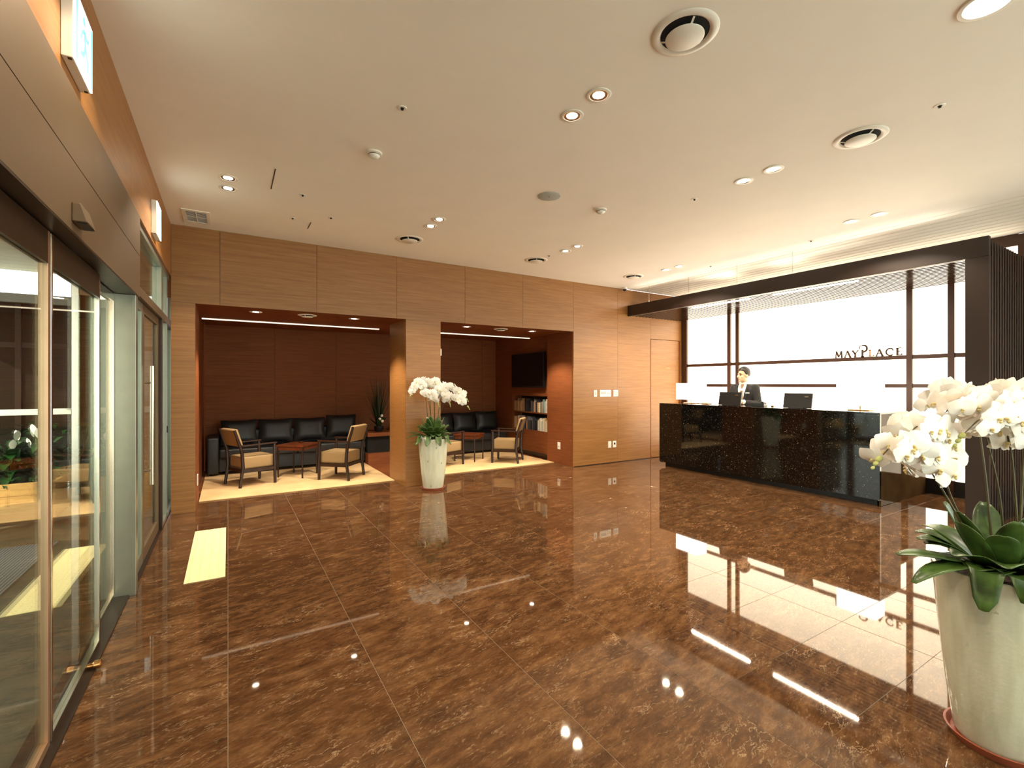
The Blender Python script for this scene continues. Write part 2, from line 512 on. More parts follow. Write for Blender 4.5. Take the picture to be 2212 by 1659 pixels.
# ------------------------------------------------------------------ ceiling
XC = 6.42
ceil = struct(box('ceiling', XL - 0.2, XC, -3.6, YB + 0.1, H, H + 0.12, 'ceiling'), 'smooth cream painted ceiling')
cb = box('ceiling_backing', XC, XR + 0.2, -3.6, YB + 0.1, H + 0.035, H + 0.12, 'ceiling', ceil)
pb = 0.145
bme = MB().box(0, 0.128, -3.6, YB, 0, 0.03).mesh('board', 'ceiling', bevel=0.004, seg=1)
k = 0
while XC + 0.012 + k * pb + 0.128 < XR + 0.05:
    link('board', bme, ceil, (XC + 0.012 + k * pb, 0, H - 0.0)); k += 1
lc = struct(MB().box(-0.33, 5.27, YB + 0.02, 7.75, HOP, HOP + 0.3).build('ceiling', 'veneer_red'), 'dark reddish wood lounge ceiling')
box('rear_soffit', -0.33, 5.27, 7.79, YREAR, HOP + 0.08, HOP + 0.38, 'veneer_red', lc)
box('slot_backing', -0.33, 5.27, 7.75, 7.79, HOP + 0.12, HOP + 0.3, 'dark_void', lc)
for n_, (xa, xb) in enumerate(((-0.31, 2.14), (2.67, 5.13))):
    t = tag(box('linear_light', xa, xb, 7.752, 7.788, HOP - 0.014, HOP + 0.03, 'cove_glow'),
            ('slim linear light in lounge ceiling before the four-cushion sofa', 'slim linear light in lounge ceiling near the wall television')[n_], 'light')

# ------------------------------------------------------------------ back wood wall
wb = struct(box('wall_back', XL - 0.3, XR + 0.1, YB + 0.03, YB + 0.06, HOP + 0.05, H, 'veneer_red'), 'honey veneer panelled wall with two lounge openings')
seams = [XL, -0.08, 0.97, 2.01, 3.06, 4.10, 5.145, 6.19, 7.06, XR]
def panel(x0, x1, z0, z1, y0=YB, y1=YB + 0.028, mat='veneer'):
    return box('panel', x0 + 0.0015, x1 - 0.0015, y0, y1, z0 + 0.0, z1 - 0.001, mat, wb, bevel=0.001)
for a, b in zip(seams[:-1], seams[1:]):
    if a < 7.0:
        panel(a, b, HOP if b < 5.2 else 0, H)
panel(7.06, XR, 2.335, H)
panel(7.925, XR, 0, 2.335)
panel(XL, -0.317, 0, HOP)
panel(2.142, 2.667, 0, HOP)
# lining of the openings (returns)
RD = 7.17
for x0, x1 in ((-0.345, -0.317), (2.142, 2.17), (2.639, 2.667), (5.137, 5.165)):
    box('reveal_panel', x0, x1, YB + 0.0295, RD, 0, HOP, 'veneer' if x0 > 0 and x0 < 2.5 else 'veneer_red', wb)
box('pillar_back', 2.17, 2.639, RD - 0.03, RD, 0, HOP, 'veneer_red', wb)
bb = struct(box('baseboard_back', 5.15, 7.05, YB - 0.004, YB + 0.0, 0, 0.012, 'dark_wood'))

# lounge rear wall, side walls
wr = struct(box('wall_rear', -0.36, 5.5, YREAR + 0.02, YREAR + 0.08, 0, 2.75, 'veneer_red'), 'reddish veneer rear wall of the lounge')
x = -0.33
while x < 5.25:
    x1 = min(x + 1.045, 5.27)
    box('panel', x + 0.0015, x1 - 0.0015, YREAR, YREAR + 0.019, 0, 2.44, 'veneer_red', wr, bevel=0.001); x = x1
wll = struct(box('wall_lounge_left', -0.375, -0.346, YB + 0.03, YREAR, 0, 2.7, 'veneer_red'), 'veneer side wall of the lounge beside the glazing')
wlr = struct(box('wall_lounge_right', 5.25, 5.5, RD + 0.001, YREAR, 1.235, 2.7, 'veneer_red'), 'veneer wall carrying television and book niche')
box('panel', 5.25, 5.5, RD + 0.001, YREAR, 0, 0.49, 'veneer_red', wlr)
box('panel', 5.25, 5.5, 8.62, YREAR, 0.49, 1.235, 'veneer_red', wlr)
box('panel', 5.165, 5.5, RD - 0.02, RD, 0, 2.44, 'veneer_red', wlr)
struct(box('baseboard_lounge', 5.232, 5.249, RD + 0.002, YREAR, 0, 0.09, 'dark_wood'))

box('wood_inlay', 2.135, 2.685, RD + 0.002, YREAR, -0.001, 0.0004, 'veneer_red', floor)
box('wood_inlay', -0.34, 5.25, 7.02, YREAR, -0.0011, -0.0004, 'veneer_red', floor)

# flush door in the wood wall
d3 = struct(box('door_3', 7.075, 7.895, YB + 0.004, YB + 0.032, 0.008, 2.325, 'veneer', bevel=0.001), 'flush veneer door beside the backlit wall')
box('jamb', 7.897, 7.923, YB - 0.012, YB + 0.03, 0, 2.333, 'veneer_red', d3)
box('door_frame', 7.062, 7.074, YB - 0.003, YB + 0.03, 0, 2.333, 'veneer_red', d3)
MB().tube([(7.50, YB + 0.002, 1.77), (7.62, YB + 0.002, 1.77)], 0.006, 6).build('door_plate', 'brass', d3)

box('backing', 5.17, XR + 0.1, YB + 0.034, YB + 0.06, 0, HOP + 0.04, 'veneer_red', wb)

# other walls behind the camera
wf = struct(box('wall_front', XL - 0.3, XR + 0.3, -3.7, -3.6, 3.08, H, 'veneer'), 'veneer band over the street windows')
box('panel', XL - 0.3, 0.0, -3.7, -3.6, 0, 3.08, 'veneer', wf)
box('panel', 0.0, XR + 0.3, -3.7, -3.6, 0, 0.10, 'dark_bronze', wf)
w4 = struct(link('window_4', None), 'full height street windows')
for k in range(6):
    xa = 0.03 + k * 1.36
    xb = min(xa + 1.36, XR + 0.25)
    box('mullion', xa - 0.03, xa + 0.03, -3.69, -3.61, 0.1, 3.08, 'dark_bronze', w4)
    box('glass_pane', xa + 0.03, xb - 0.03, -3.655, -3.645, 0.1, 3.08, 'glass', w4)

# ------------------------------------------------------------------ right backlit wall
wrt = struct(box('wall_right', XR + 0.05, XR + 0.12, -0.03, YB + 0.1, 0, H, 'frame'), 'backlit white panel wall with dark brown mullions')
vm = [(6.33, 0.12), (5.34, 0.062), (5.175, 0.062), (2.64, 0.066), (2.208, 0.066), (1.58, 0.06), (0.0, 0.06), (-1.3, 0.06), (-2.6, 0.06)]
hm = [(0.10, 0.20), (1.425, 0.055), (1.82, 0.055), (3.16, 0.14)]
ys = sorted([v for v, w in vm]); zs = [0.2, 1.425, 1.82, 3.1]
for a, b in zip(ys[:-1], ys[1:]):
    for c, d in zip(zs[:-1], zs[1:]):
        if a >= -0.01 and b < 1.6:
            box('panel', XR + 0.012, XR + 0.045, a, b, c, d, 'veneer', wrt); continue
        if b < 0.01:
            box('glass_pane', XR + 0.018, XR + 0.028, a, b, c, d, 'glass', wrt); continue
        box('light_panel', XR + 0.012, XR + 0.045, a, b, c, d, 'panel_glow', wrt)
for y, w in vm:
    box('mullion', XR - 0.03, XR + 0.011, y - w / 2, y + w / 2, 0.0, H - 0.01, 'mullion', wrt)
for z, w in hm:
    for a, b in zip(ys[:-1], ys[1:]):
        wa = [w_ for v, w_ in vm if v == a][0]; wb_ = [w_ for v, w_ in vm if v == b][0]
        box('rail', XR - (0.02 if z > 0.5 else 0.05), XR + 0.011, a + wa / 2, b - wb_ / 2, z - w / 2, z + w / 2, 'plinth' if z < 0.5 else 'mullion', wrt)
box('panel', XR, XR + 0.05, -3.6, -2.64, 0, H, 'veneer', wrt)

# lettering on the wall: MAYPLACE
sign = thing('wall_sign', 'bronze capital letters reading MAYPLACE on the backlit wall', 'sign', (XR - 0.03, 3.55, 1.852))
def letter(strokes, off, sc, zo=0.0, mat='text'):
    m = MB()
    for st in strokes:
        w = st[0]; pts = st[1]
        for (x0, z0), (x1, z1) in zip(pts[:-1], pts[1:]):
            a = Vector((0.0, -(off + x0 * sc), zo + z0 * sc)); b = Vector((0.0, -(off + x1 * sc), zo + z1 * sc))
            d = (b - a)
            if d.length < 1e-6: continue
            d = d.normalized(); nrm = Vector((0, -d.z, d.y))
            m.obox((a + b) / 2, d * ((b - a).length / 2 + w * sc * 0.15), nrm * (w * sc / 2), Vector((0.006, 0, 0)))
    return m.build('letter', mat, sign)
TK, TN = 0.25, 0.13
def arc(cx, cz, rx, rz, a0, a1, n=14):
    return [(cx + rx * math.cos(R(a0 + (a1 - a0) * i / n)), cz + rz * math.sin(R(a0 + (a1 - a0) * i / n))) for i in range(n + 1)]
LM = [(TN, [(0.08, 0), (0.16, 1)]), (TK, [(0.16, 1), (0.52, 0.1)]), (TN, [(0.52, 0.1), (0.88, 1)]), (TK, [(0.88, 1), (0.95, 0)]), (TN, [(0, 0.02), (0.18, 0.02)]), (TN, [(0.84, 0.02), (1.08, 0.02)])]
LA = [(TN, [(0.08, 0), (0.46, 1)]), (TK, [(0.46, 1), (0.86, 0)]), (TN, [(0.22, 0.36), (0.70, 0.36)]), (TN, [(0, 0.02), (0.2, 0.02)]), (TN, [(0.72, 0.02), (1.0, 0.02)])]
LY = [(TK, [(0.06, 1), (0.44, 0.48)]), (TN, [(0.80, 1), (0.44, 0.48)]), (TK, [(0.44, 0.48), (0.44, 0)]), (TN, [(0.3, 0.02), (0.6, 0.02)]), (TN, [(-0.04, 0.98), (0.2, 0.98)]), (TN, [(0.68, 0.98), (0.92, 0.98)])]
LP = [(0.22, [(0.3, 0), (0.3, 0.85)]), (0.19, arc(0.36, 1.0, 0.42, 0.42, 100, -80)), (0.09, arc(0.3, 1.12, 0.34, 0.3, 90, 215)), (TN, [(0.16, 0.02), (0.46, 0.02)])]
LL = [(TK, [(0.14, 0), (0.14, 1)]), (TN, [(0.02, 0.03), (0.6, 0.03)]), (TN, [(0.02, 0.98), (0.28, 0.98)]), (TN, [(0.6, 0.03), (0.64, 0.2)])]
LC = [(0.18, arc(0.5, 0.5, 0.46, 0.5, 50, 310)), (TN, [(0.8, 0.88), (0.84, 0.68)])]
LE = [(TK, [(0.14, 0), (0.14, 1)]), (TN, [(0.02, 0.03), (0.62, 0.03)]), (TN, [(0.02, 0.97), (0.58, 0.97)]), (TN, [(0.14, 0.52), (0.48, 0.52)]), (TN, [(0.62, 0.03), (0.66, 0.2)])]
for st, off, sc, mt in ((LM, 0.0, 0.094, 'text'), (LA, 0.122, 0.094, 'text'), (LY, 0.225, 0.094, 'text'), (LP, 0.325, 0.118, 'text'),
                        (LL, 0.440, 0.094, 'text_pink_lit'), (LA, 0.525, 0.094, 'text'), (LC, 0.645, 0.1, 'text'), (LE, 0.765, 0.1, 'text')):
    letter(st, off, sc, 0.0, mt)

# ------------------------------------------------------------------ left side: wood band, bronze header, doors
wl = struct(box('wall_left', XL - 0.20, XL - 0.02, -3.6, 6.40, 2.655, H, 'veneer_red'), 'veneer band above the entrance doors')
yy = -3.6
while yy < 6.39:
    y1 = min(yy + 2.5, 6.398)
    box('panel', XL - 0.02, XL, yy + 0.001, y1 - 0.001, 2.652, H - 0.001, 'veneer', wl); yy = y1
t1 = struct(box('trim_1', XL - 0.10, XL - 0.015, -3.6, 4.24, 2.10, 2.648, 'dark_bronze'), 'bronze metal header over the sliding door')
for (za, zb) in ((2.366, 2.650), (2.072, 2.361)):
    box('panel', XL - 0.015, XL + 0.004, -3.6, 4.24, za, zb, 'bronze', t1)
box('soffit_plate', XL - 0.16, XL + 0.004, -3.6, 4.24, 2.062, 2.071, 'dark_bronze', t1)
box('end_cap', XL - 0.10, XL + 0.004, 4.24, 4.25, 2.10, 2.65, 'bronze', t1)

d1 = struct(link('door_1', None), 'sliding glass entrance door with bronze stiles')
def leaf(parent, X, ya, yb, z0, z1, stile=0.03, rail=0.045, top=0.06, smat='alu', glass='glass', th=0.03, tmat=None):
    f = link('door_leaf', None, parent)
    box('glass_pane', X - 0.004, X + 0.004, ya + stile, yb - stile, z0 + rail, z1 - top, glass, f)
    for a, b in ((ya, ya + stile), (yb - stile, yb)):
        box('stile', X - th / 2, X + th / 2, a, b, z0, z1, smat, f, bevel=0.002)
    box('bottom_rail', X - th / 2, X + th / 2, ya + stile, yb - stile, z0, z0 + rail, smat, f)
    box('top_rail', X - th / 2, X + th / 2, ya + stile, yb - stile, z1 - top, z1, tmat or smat, f)
    return f
ZS = 2.055
leaf(d1, -0.62, 2.56, 3.40, 0.012, ZS, 0.022, 0.03, 0.13, 'steel', tmat='dark_bronze')
leaf(d1, -0.62, 1.70, 2.545, 0.012, ZS, 0.026, 0.03, 0.13, 'champagne', tmat='dark_bronze')
leaf(d1, -0.668, 3.20, 4.08, 0.012, ZS, 0.02, 0.03, 0.05, 'steel', 'glass_tint')
leaf(d1, -0.668, 0.9, 1.85, 0.012, ZS, 0.02, 0.03, 0.05, 'steel', 'glass_tint')
leaf(d1, -0.668, -1.4, 0.88, 0.012, ZS, 0.03, 0.03, 0.05, 'alu')
leaf(d1, -0.668, -3.58, -1.42, 0.012, ZS, 0.03, 0.03, 0.05, 'alu')
box('floor_track', -0.70, -0.575, -3.58, 4.08, 0.0005, 0.011, 'dark_bronze', d1)
box('post', -0.70, XL + 0.002, 4.085, 4.17, 0, 2.062, 'alu', d1, bevel=0.003)
m_ = MB(); m_.lathe([(0.0, 0), (0.012, 0), (0.014, 0.02), (0.02, 0.026), (0.02, 0.05), (0.012, 0.056), (0.0, 0.056)], 14, cap=False)
o = m_.build('lock_knob', 'brass', d1, smooth=True, loc=(-0.604, 3.12, 0.028)); o.rotation_euler = (0, R(90), 0)

# second bay: fixed glass, swing door, transom, sidelight
XG = -0.60
w1 = struct(link('window_1', None), 'grey framed glazing with transom lights')
box('transom_bar', XG - 0.04, XG + 0.045, 4.255, 6.98, 2.10, 2.17, 'bronze', w1)
box('head', XG - 0.04, XG + 0.04, 4.255, 6.98, 2.60, 2.655, 'alu', w1)
for ya, yb in ((4.255, 4.30), (5.72, 5.86), (6.20, 6.28), (6.93, 6.98)):
    box('mullion', XG - 0.035, XG + 0.04, ya, yb, 2.171, 2.599, 'alu', w1)
for ya, yb in ((4.30, 5.72), (6.28, 6.93)):
    box('glass_pane', XG - 0.004, XG + 0.004, ya, yb, 2.171, 2.599, 'glass', w1)
box('infill', XG - 0.004, XG + 0.01, 5.86, 6.2, 2.171, 2.599, 'glass', w1)
w2 = struct(link('window_2', None), 'narrow sidelight beside the swing door')
for ya, yb, mt in ((5.76, 5.84, 'dark_bronze'), (6.18, 6.24, 'alu'), (6.93, 6.98, 'alu')):
    box('mullion', XG - 0.035, XG + 0.04, ya, yb, 0.0, 2.099, mt, w2)
box('glass_pane', XG - 0.004, XG + 0.004, 6.24, 6.93, 0.06, 2.099, 'glass', w2)
box('glass_pane', XG - 0.004, XG + 0.004, 5.84, 6.18, 0.06, 2.099, 'glass', w2)
box('sill', XG - 0.035, XG + 0.04, 5.84, 6.93, 0.0, 0.06, 'alu', w2)
box('lock_box', XG + 0.0405, XG + 0.05, 6.19, 6.22, 0.93, 1.0, 'black_plastic', w2)
d2 = struct(link('door_2', None), 'glass swing door with vertical steel pull handle')
leaf(d2, XG, 4.19, 4.745, 0.012, 2.095, 0.07, 0.10, 0.07, 'alu')
lf = leaf(d2, XG, 4.75, 5.755, 0.012, 2.095, 0.08, 0.10, 0.07, 'bronze')
hd = MB().tube([(XG + 0.065, 4.84, 0.62), (XG + 0.065, 4.84, 1.60)], 0.015, 10).build('pull_handle', 'steel', lf, smooth=True)
for z in (0.74, 1.46):
    MB().tube([(XG + 0.016, 4.84, z), (XG + 0.064, 4.84, z)], 0.009, 8).build('handle_bracket', 'steel', hd, smooth=True)
box('threshold', -0.68, -0.56, 4.19, 6.98, 0.0005, 0.011, 'dark_bronze', d2)

# door sensor
s_ = thing('door_sensor', 'small grey motion sensor box on the bronze header', 'sensor', (XL + 0.0045, 2.60, 2.11))
mb = MB(); y0, y1 = -0.07, 0.07
vs_ = [(0, y0, 0), (0, y1, 0), (0, y1, 0.075), (0, y0, 0.075), (0.05, y0, 0.0), (0.05, y1, 0.0), (0.028, y1, 0.075), (0.028, y0, 0.075)]
mb.add(vs_, [(0, 1, 2, 3), (4, 7, 6, 5), (0, 4, 5, 1), (3, 2, 6, 7), (0, 3, 7, 4), (1, 5, 6, 2)])
mb.build('housing', 'bronze', s_, bevel=0.004)
box('lens', 0.012, 0.044, -0.055, 0.055, -0.004, -0.0002, 'black_plastic', s_)

# exit signs
def exit_sign(y, label):
    s = thing('exit_sign', label, 'sign', (XL + 0.0005, y, 2.70), 0, 'illuminated exit signs over the doors')
    box('housing', 0, 0.036, 0, 0.27, 0, 0.275, 'white_plastic', s, bevel=0.003)
    f = box('face', 0.0362, 0.042, 0.004, 0.266, 0.004, 0.271, 'sign_white', s)
    box('band', 0.0422, 0.0432, 0.012, 0.032, 0.012, 0.262, 'sign_green', f)
    box('band', 0.0422, 0.0432, 0.238, 0.258, 0.012, 0.262, 'sign_green', f)
    m = MB(); X = 0.0427
    def st(a, b, w): m.beam((X, a[0], a[1]), (X, b[0], b[1]), 0.001, w, (0, -(b[1] - a[1]), b[0] - a[0]))
    for a, b, w in (((0.135, 0.19), (0.15, 0.12), 0.032), ((0.15, 0.12), (0.185, 0.085), 0.022), ((0.185, 0.085), (0.182, 0.04), 0.02),
                    ((0.148, 0.12), (0.115, 0.08), 0.022), ((0.115, 0.08), (0.075, 0.07), 0.02), ((0.135, 0.185), (0.10, 0.165), 0.016),
                    ((0.10, 0.165), (0.08, 0.13), 0.016), ((0.14, 0.185), (0.18, 0.165), 0.016), ((0.18, 0.165), (0.2, 0.19), 0.016)):
        m.obox((X, (a[0] + b[0]) / 2, (a[1] + b[1]) / 2), (0.0005, 0, 0), Vector((0, b[0] - a[0], b[1] - a[1])) / 2,
               Vector((0, -(b[1] - a[1]), b[0] - a[0])).normalized() * w / 2)
    m.ball((X, 0.128, 0.222), (0.0008, 0.019, 0.019), 12, 8)
    m.build('running_figure', 'sign_green', f)
    for yv in (0.012, 0.255):
        box('screw_tab', 0.018, 0.03, yv - 0.006, yv + 0.006, -0.003, -0.0002, 'black_plastic', s)
    return s
exit_sign(2.40, 'glowing green running-figure exit sign above the sliding door')
exit_sign(4.84, 'glowing green running-figure exit sign above the swing door')

# tactile strips and mat
def tactile(x, y, label):
    t = thing('tactile_strip', label, 'floor strip', (x, y, 0.0))
    L_ = 1.40 / 5
    pl = MB().box(0, 0.258, 0.001, L_ - 0.001, 0.0005, 0.006)
    me = pl.mesh('plate', 'tactile', bevel=0.001, seg=1)
    rm = MB()
    for k_ in range(4):
        for q in range(7):
            xx = 0.036 + k_ * 0.062; y_ = 0.02 + q * 0.04
            rm.lathe([(0.011, 0.006), (0.011, 0.0085), (0.008, 0.0105)], 8, (xx, y_, 0))
    rme = rm.mesh('studs', 'tactile')
    for i in range(5):
        p = link('plate', me, t, (0, i * L_, 0)); link('studs', rme, p)['kind'] = 'stuff'
    return t
tactile(-0.275, 4.12, 'cream studded tactile strip on the marble floor inside the doors')
tactile(-1.184, 4.12, 'cream studded tactile strip on the paving outside the doors')

# ------------------------------------------------------------------ ceiling fittings
def ring_prof(r0, r1, z0, z1):
    return [(r1, z1), (r1, z0 + 0.001), (r1 - 0.002, z0), (r0 + 0.002, z0), (r0, z0 + 0.002), (r0, z1)]
def downlight_meshes(r=0.055):
    ring = MB().lathe(ring_prof(r, r + 0.02, -0.006, -0.0005), 28, cap=False).mesh('trim_ring', 'white_plastic', True)
    refl = MB().lathe([(r - 0.0005, -0.0045), (r * 0.7, -0.0022), (r * 0.62, -0.0022)], 28, cap=False).mesh('reflector', 'steel', True)
    lens = MB().lathe([(0.0005, -0.003), (r * 0.66, -0.003), (r * 0.66, -0.001), (0.0005, -0.001)], 28, cap=False).mesh('lens', 'lamp_glow', True)
    return ring, refl, lens
dl_me = downlight_meshes()
def spot(loc, w, size, blend=0.35, colr=(1.0, 0.86, 0.66), rad=0.045):
    l = bpy.data.lights.new('downlight_spot', 'SPOT')
    l.energy = w; l.spot_size = R(size); l.spot_blend = blend; l.color = colr; l.shadow_soft_size = rad
    o = bpy.data.objects.new('downlight_spot', l); col.objects.link(o)
    return o
def downlight(x, y, z, w, size, label, group, blend=0.35):
    t = thing('downlight', label, 'ceiling light', (x, y, z), 0, group)
    for nm, me in zip(('trim_ring', 'reflector', 'lens'), dl_me):
        link(nm, me, t)
    o = spot((0, 0, 0), w, size, blend); o.parent = t; o.location = (0, 0, -0.012)
    return t
names = {0: 'nearest the doors', 1: 'second from the doors', 2: 'third from the doors', 3: 'beside the slatted ceiling'}
for i, x in enumerate((0.0, 1.95, 3.86, 5.83)):
    for j, y in enumerate((-0.36, -0.10, 2.18, 2.44, 4.72, 4.97)):
        row = ('back row', 'middle row', 'row by the wood wall')[j // 2]
        downlight(x, y, H, DOWN_W, 124, 'recessed downlight %s, %s, %s of its pair' % (names[i], row, ('outer', 'inner')[j % 2]), 'paired ceiling downlights', 0.2)
# lounge lights
for i, x in enumerate((0.30, 1.51, 3.25, 4.50)):
    downlight(x, 6.74, HOP, ALC_W, 108, ('lounge downlight between the glazing and the first round diffuser', 'lounge downlight between the first round diffuser and the pillar',
              'lounge downlight between the pillar and the second round diffuser', 'lounge downlight between the second round diffuser and the television')[i],
              ('lounge downlights by the glazing', 'lounge downlights by the television')[i // 2], 0.5)
# the large lamp near the camera
t = thing('ceiling_lamp', 'large round white ceiling lamp flush with the ceiling', 'ceiling light', (3.03, 0.71, H))
MB().lathe(ring_prof(0.085, 0.105, -0.010, -0.0005), 32, cap=False).build('trim_ring', 'white_plastic', t, True)
MB().lathe([(0.0005, -0.008), (0.084, -0.006), (0.084, -0.001), (0.0005, -0.001)], 32, cap=False).build('lens', 'big_glow', t, True)

# air diffusers
df = [MB().lathe([(0.165, -0.0005), (0.16, -0.006), (0.135, -0.011), (0.122, -0.005), (0.118, -0.0005)], 40, cap=False).mesh('flange', 'white_plastic', True),
      MB().lathe([(0.0005, -0.0022), (0.1175, -0.0022), (0.1175, -0.0006), (0.0005, -0.0006)], 40, cap=False).mesh('throat', 'dark_void'),  # flat black disc painted for the shade up the throat
      MB().lathe([(0.0005, -0.030), (0.088, -0.030), (0.094, -0.026), (0.094, -0.022), (0.0005, -0.022)], 40, cap=False).mesh('disc', 'white_plastic', True)]
vm_ = MB()
for a in (0, 120, 240):
    c, s = math.cos(R(a)), math.sin(R(a))
    vm_.beam((c * 0.06, s * 0.06, -0.024), (c * 0.118, s * 0.118, -0.006), 0.01, 0.003)
df.append(vm_.mesh('strut', 'white_plastic'))
def diffuser(x, y, z, label, sc=1.0):
    t = thing('air_diffuser', label, 'air vent', (x, y, z), 0, 'round ceiling air diffusers')
    for nm, me in zip(('flange', 'throat', 'disc', 'strut'), df):
        o = link(nm, me, t); o.scale = (sc, sc, 1)
for x, y, l in ((1.98, 1.57, 'round white air diffuser with throat shade painted dark above the bare floor'), (3.9, 1.575, 'round white air diffuser between downlight pairs and slatted strip'),
                (1.91, 5.56, 'round air diffuser near the wood wall over the orchid pot'), (3.78, 5.55, 'round air diffuser near the wood wall beside a sprinkler'),
                (5.73, 5.56, 'round air diffuser near the wood wall by the security camera')):
    diffuser(x, y, H, l)
diffuser(0.90, 6.72, HOP, 'round white diffuser in the lounge ceiling above the grass arrangement side', 0.72)
diffuser(3.88, 6.74, HOP, 'round white diffuser in the lounge ceiling on the television side', 0.72)
# speaker
t = thing('ceiling_speaker', 'flat pale grey round ceiling speaker grille', 'speaker', (2.60, 3.60, H))
MB().lathe([(0.0005, -0.006), (0.10, -0.006), (0.108, -0.003), (0.108, -0.0005)], 36, cap=False).build('grille', 'grey_plastic', t, True)
MB().lathe([(0.0005, -0.0075), (0.006, -0.0075), (0.006, -0.006)], 10, cap=False).build('screw', 'black_plastic', t)
# smoke detectors
for x, y, l in ((0.961, 3.62, 'small white smoke detector between downlights by the doors'), (3.25, 3.60, 'white smoke detector beside the round speaker')):
    t = thing('smoke_detector', l, 'smoke detector', (x, y, H), 0, 'smoke detectors on the ceiling')
    MB().lathe([(0.058, -0.0005), (0.058, -0.012), (0.050, -0.016)], 24).build('base', 'white_plastic', t, True)
    MB().lathe([(0.044, -0.017), (0.044, -0.024), (0.030, -0.040), (0.018, -0.046)], 24).build('sensor_cap', 'white_plastic', t, True)
    MB().lathe([(0.0452, -0.019), (0.0452, -0.023)], 24, cap=False).build('vent_slot', 'dark_void', t)
# sprinklers
for x, y, l in ((0.96, 2.94, 'in line with the smoke detector by the doors'), (3.888, 1.131, 'by the diffuser nearest the slatted ceiling'), (3.836, 2.93, 'behind the third downlight pair from the doors'),
                (0.941, 5.275, 'farther from the doors of the trio by the wood wall'), (0.601, 4.78, 'beside the long thin ceiling slit'), (0.592, 5.504, 'closest to the wood wall by the doors'),
                (6.19, 3.03, 'at the slatted ceiling edge above the counter'), (3.80, 5.264, 'beside the diffuser near the wood wall'), (6.23, 4.47, 'at the slatted ceiling edge above the clerk')):
    t = thing('sprinkler', 'tiny ceiling sprinkler ' + l, 'sprinkler', (x, y, H), 0, 'ceiling sprinklers')
    MB().lathe([(0.030, -0.0005), (0.028, -0.004), (0.013, -0.004), (0.013, -0.0008)], 18, cap=False).build('escutcheon', 'white_plastic', t, True)
    MB().lathe([(0.0125, -0.001), (0.006, -0.006), (0.006, -0.010), (0.009, -0.011), (0.009, -0.013)], 12).build('head', 'dark_void', t)
# thin access slits
for x, y0, y1, l in ((0.335, 4.32, 4.78, 'longer thin dark slit in the ceiling beside the downlight pair'), (0.78, 5.54, 5.79, 'shorter thin dark slit in the ceiling near the wood wall')):
    t = tag(box('access_slit', x - 0.004, x + 0.004, y0, y1, H - 0.003, H - 0.0004, 'dark_wood'), l, 'slit', 'ceiling slits')
# rectangular grille
t = thing('ceiling_grille', 'rectangular air grille with dark cells in the corner by the doors', 'air vent', (-0.285, 5.99, H))
fr = MB(); fr.box(-0.125, 0.125, -0.22, -0.18, -0.008, -0.0005); fr.box(-0.125, 0.125, 0.18, 0.22, -0.008, -0.0005)
fr.box(-0.125, -0.09, -0.18, 0.18, -0.008, -0.0005); fr.box(0.09, 0.125, -0.18, 0.18, -0.008, -0.0005)
fr.build('frame', 'white_plastic', t)
box('duct_shade', -0.09, 0.09, -0.18, 0.18, -0.0025, -0.0005, 'dark_void', t)  # black plate painted as the shade behind the grille
box('divider', -0.004, 0.004, -0.18, 0.18, -0.007, -0.0028, 'white_plastic', t)
box('divider', -0.09, -0.0045, -0.004, 0.004, -0.007, -0.0028, 'white_plastic', t)
box('divider', 0.0045, 0.09, -0.004, 0.004, -0.007, -0.0028, 'white_plastic', t)
for k in range(5):
    for sgn in (-1, 1):
        y = sgn * (0.03 + k * 0.034)
        for xa, xb in ((-0.089, -0.0045), (0.0045, 0.089)):
            box('blade', xa, xb, y - 0.003, y + 0.003, -0.006, -0.0028, 'white_plastic', t)
# security camera
t = thing('security_camera', 'small white dome security camera at the wood wall corner', 'camera', (6.27, 6.30, H))
MB().lathe([(0.045, -0.0005), (0.045, -0.022), (0.04, -0.028)], 20).build('base', 'white_plastic', t, True)
MB().ball((0, 0, -0.030), (0.036, 0.036, 0.034), 16, 10).build('dome', 'black_plastic', t, True)

# ------------------------------------------------------------------ wall switches and sockets
def plate(x, z, w, h, label, kind, marks):
    t = thing('wall_plate', label, kind, (x, YB - 0.0005, z))
    box('cover', -w / 2, w / 2, -0.009, 0, -h / 2, h / 2, 'white_plastic', t, bevel=0.002)
    for mx, mz, mw, mh, mt in marks:
        box('button', mx - mw / 2, mx + mw / 2, -0.012, -0.0092, mz - mh / 2, mz + mh / 2, mt, t)
plate(5.64, 1.28, 0.075, 0.12, 'single white light switch plate, leftmost of the trio on the wood wall', 'switch', [(0, 0, 0.03, 0.06, 'grey_plastic')])
plate(5.88, 1.28, 0.27, 0.125, 'wide white control panel between two switch plates', 'control panel',
      [(-0.05, 0.01, 0.13, 0.05, 'grey_plastic'), (0.06, 0, 0.022, 0.03, 'grey_plastic'), (0.1, 0, 0.022, 0.03, 'grey_plastic')])
plate(6.135, 1.28, 0.12, 0.12, 'double white switch plate next to the wide control panel', 'switch', [(-0.025, 0, 0.035, 0.07, 'grey_plastic'), (0.025, 0, 0.035, 0.07, 'grey_plastic')])
plate(5.985, 0.34, 0.075, 0.12, 'plain white blank plate low on the wood wall', 'socket', [(0, 0, 0.04, 0.08, 'white_plastic')])
plate(6.105, 0.34, 0.085, 0.12, 'white socket with dark round outlet low on the wood wall', 'socket', [(0, 0.01, 0.035, 0.035, 'black_plastic')])
t = thing('wall_plate', 'white socket on the lounge opening reveal by the television', 'socket', (5.1365, 6.80, 0.33), R(-90))
box('cover', -0.04, 0.04, -0.009, 0, -0.065, 0.065, 'white_plastic', t, bevel=0.002)
box('outlet', -0.018, 0.018, -0.011, -0.0092, -0.03, -0.002, 'grey_plastic', t)
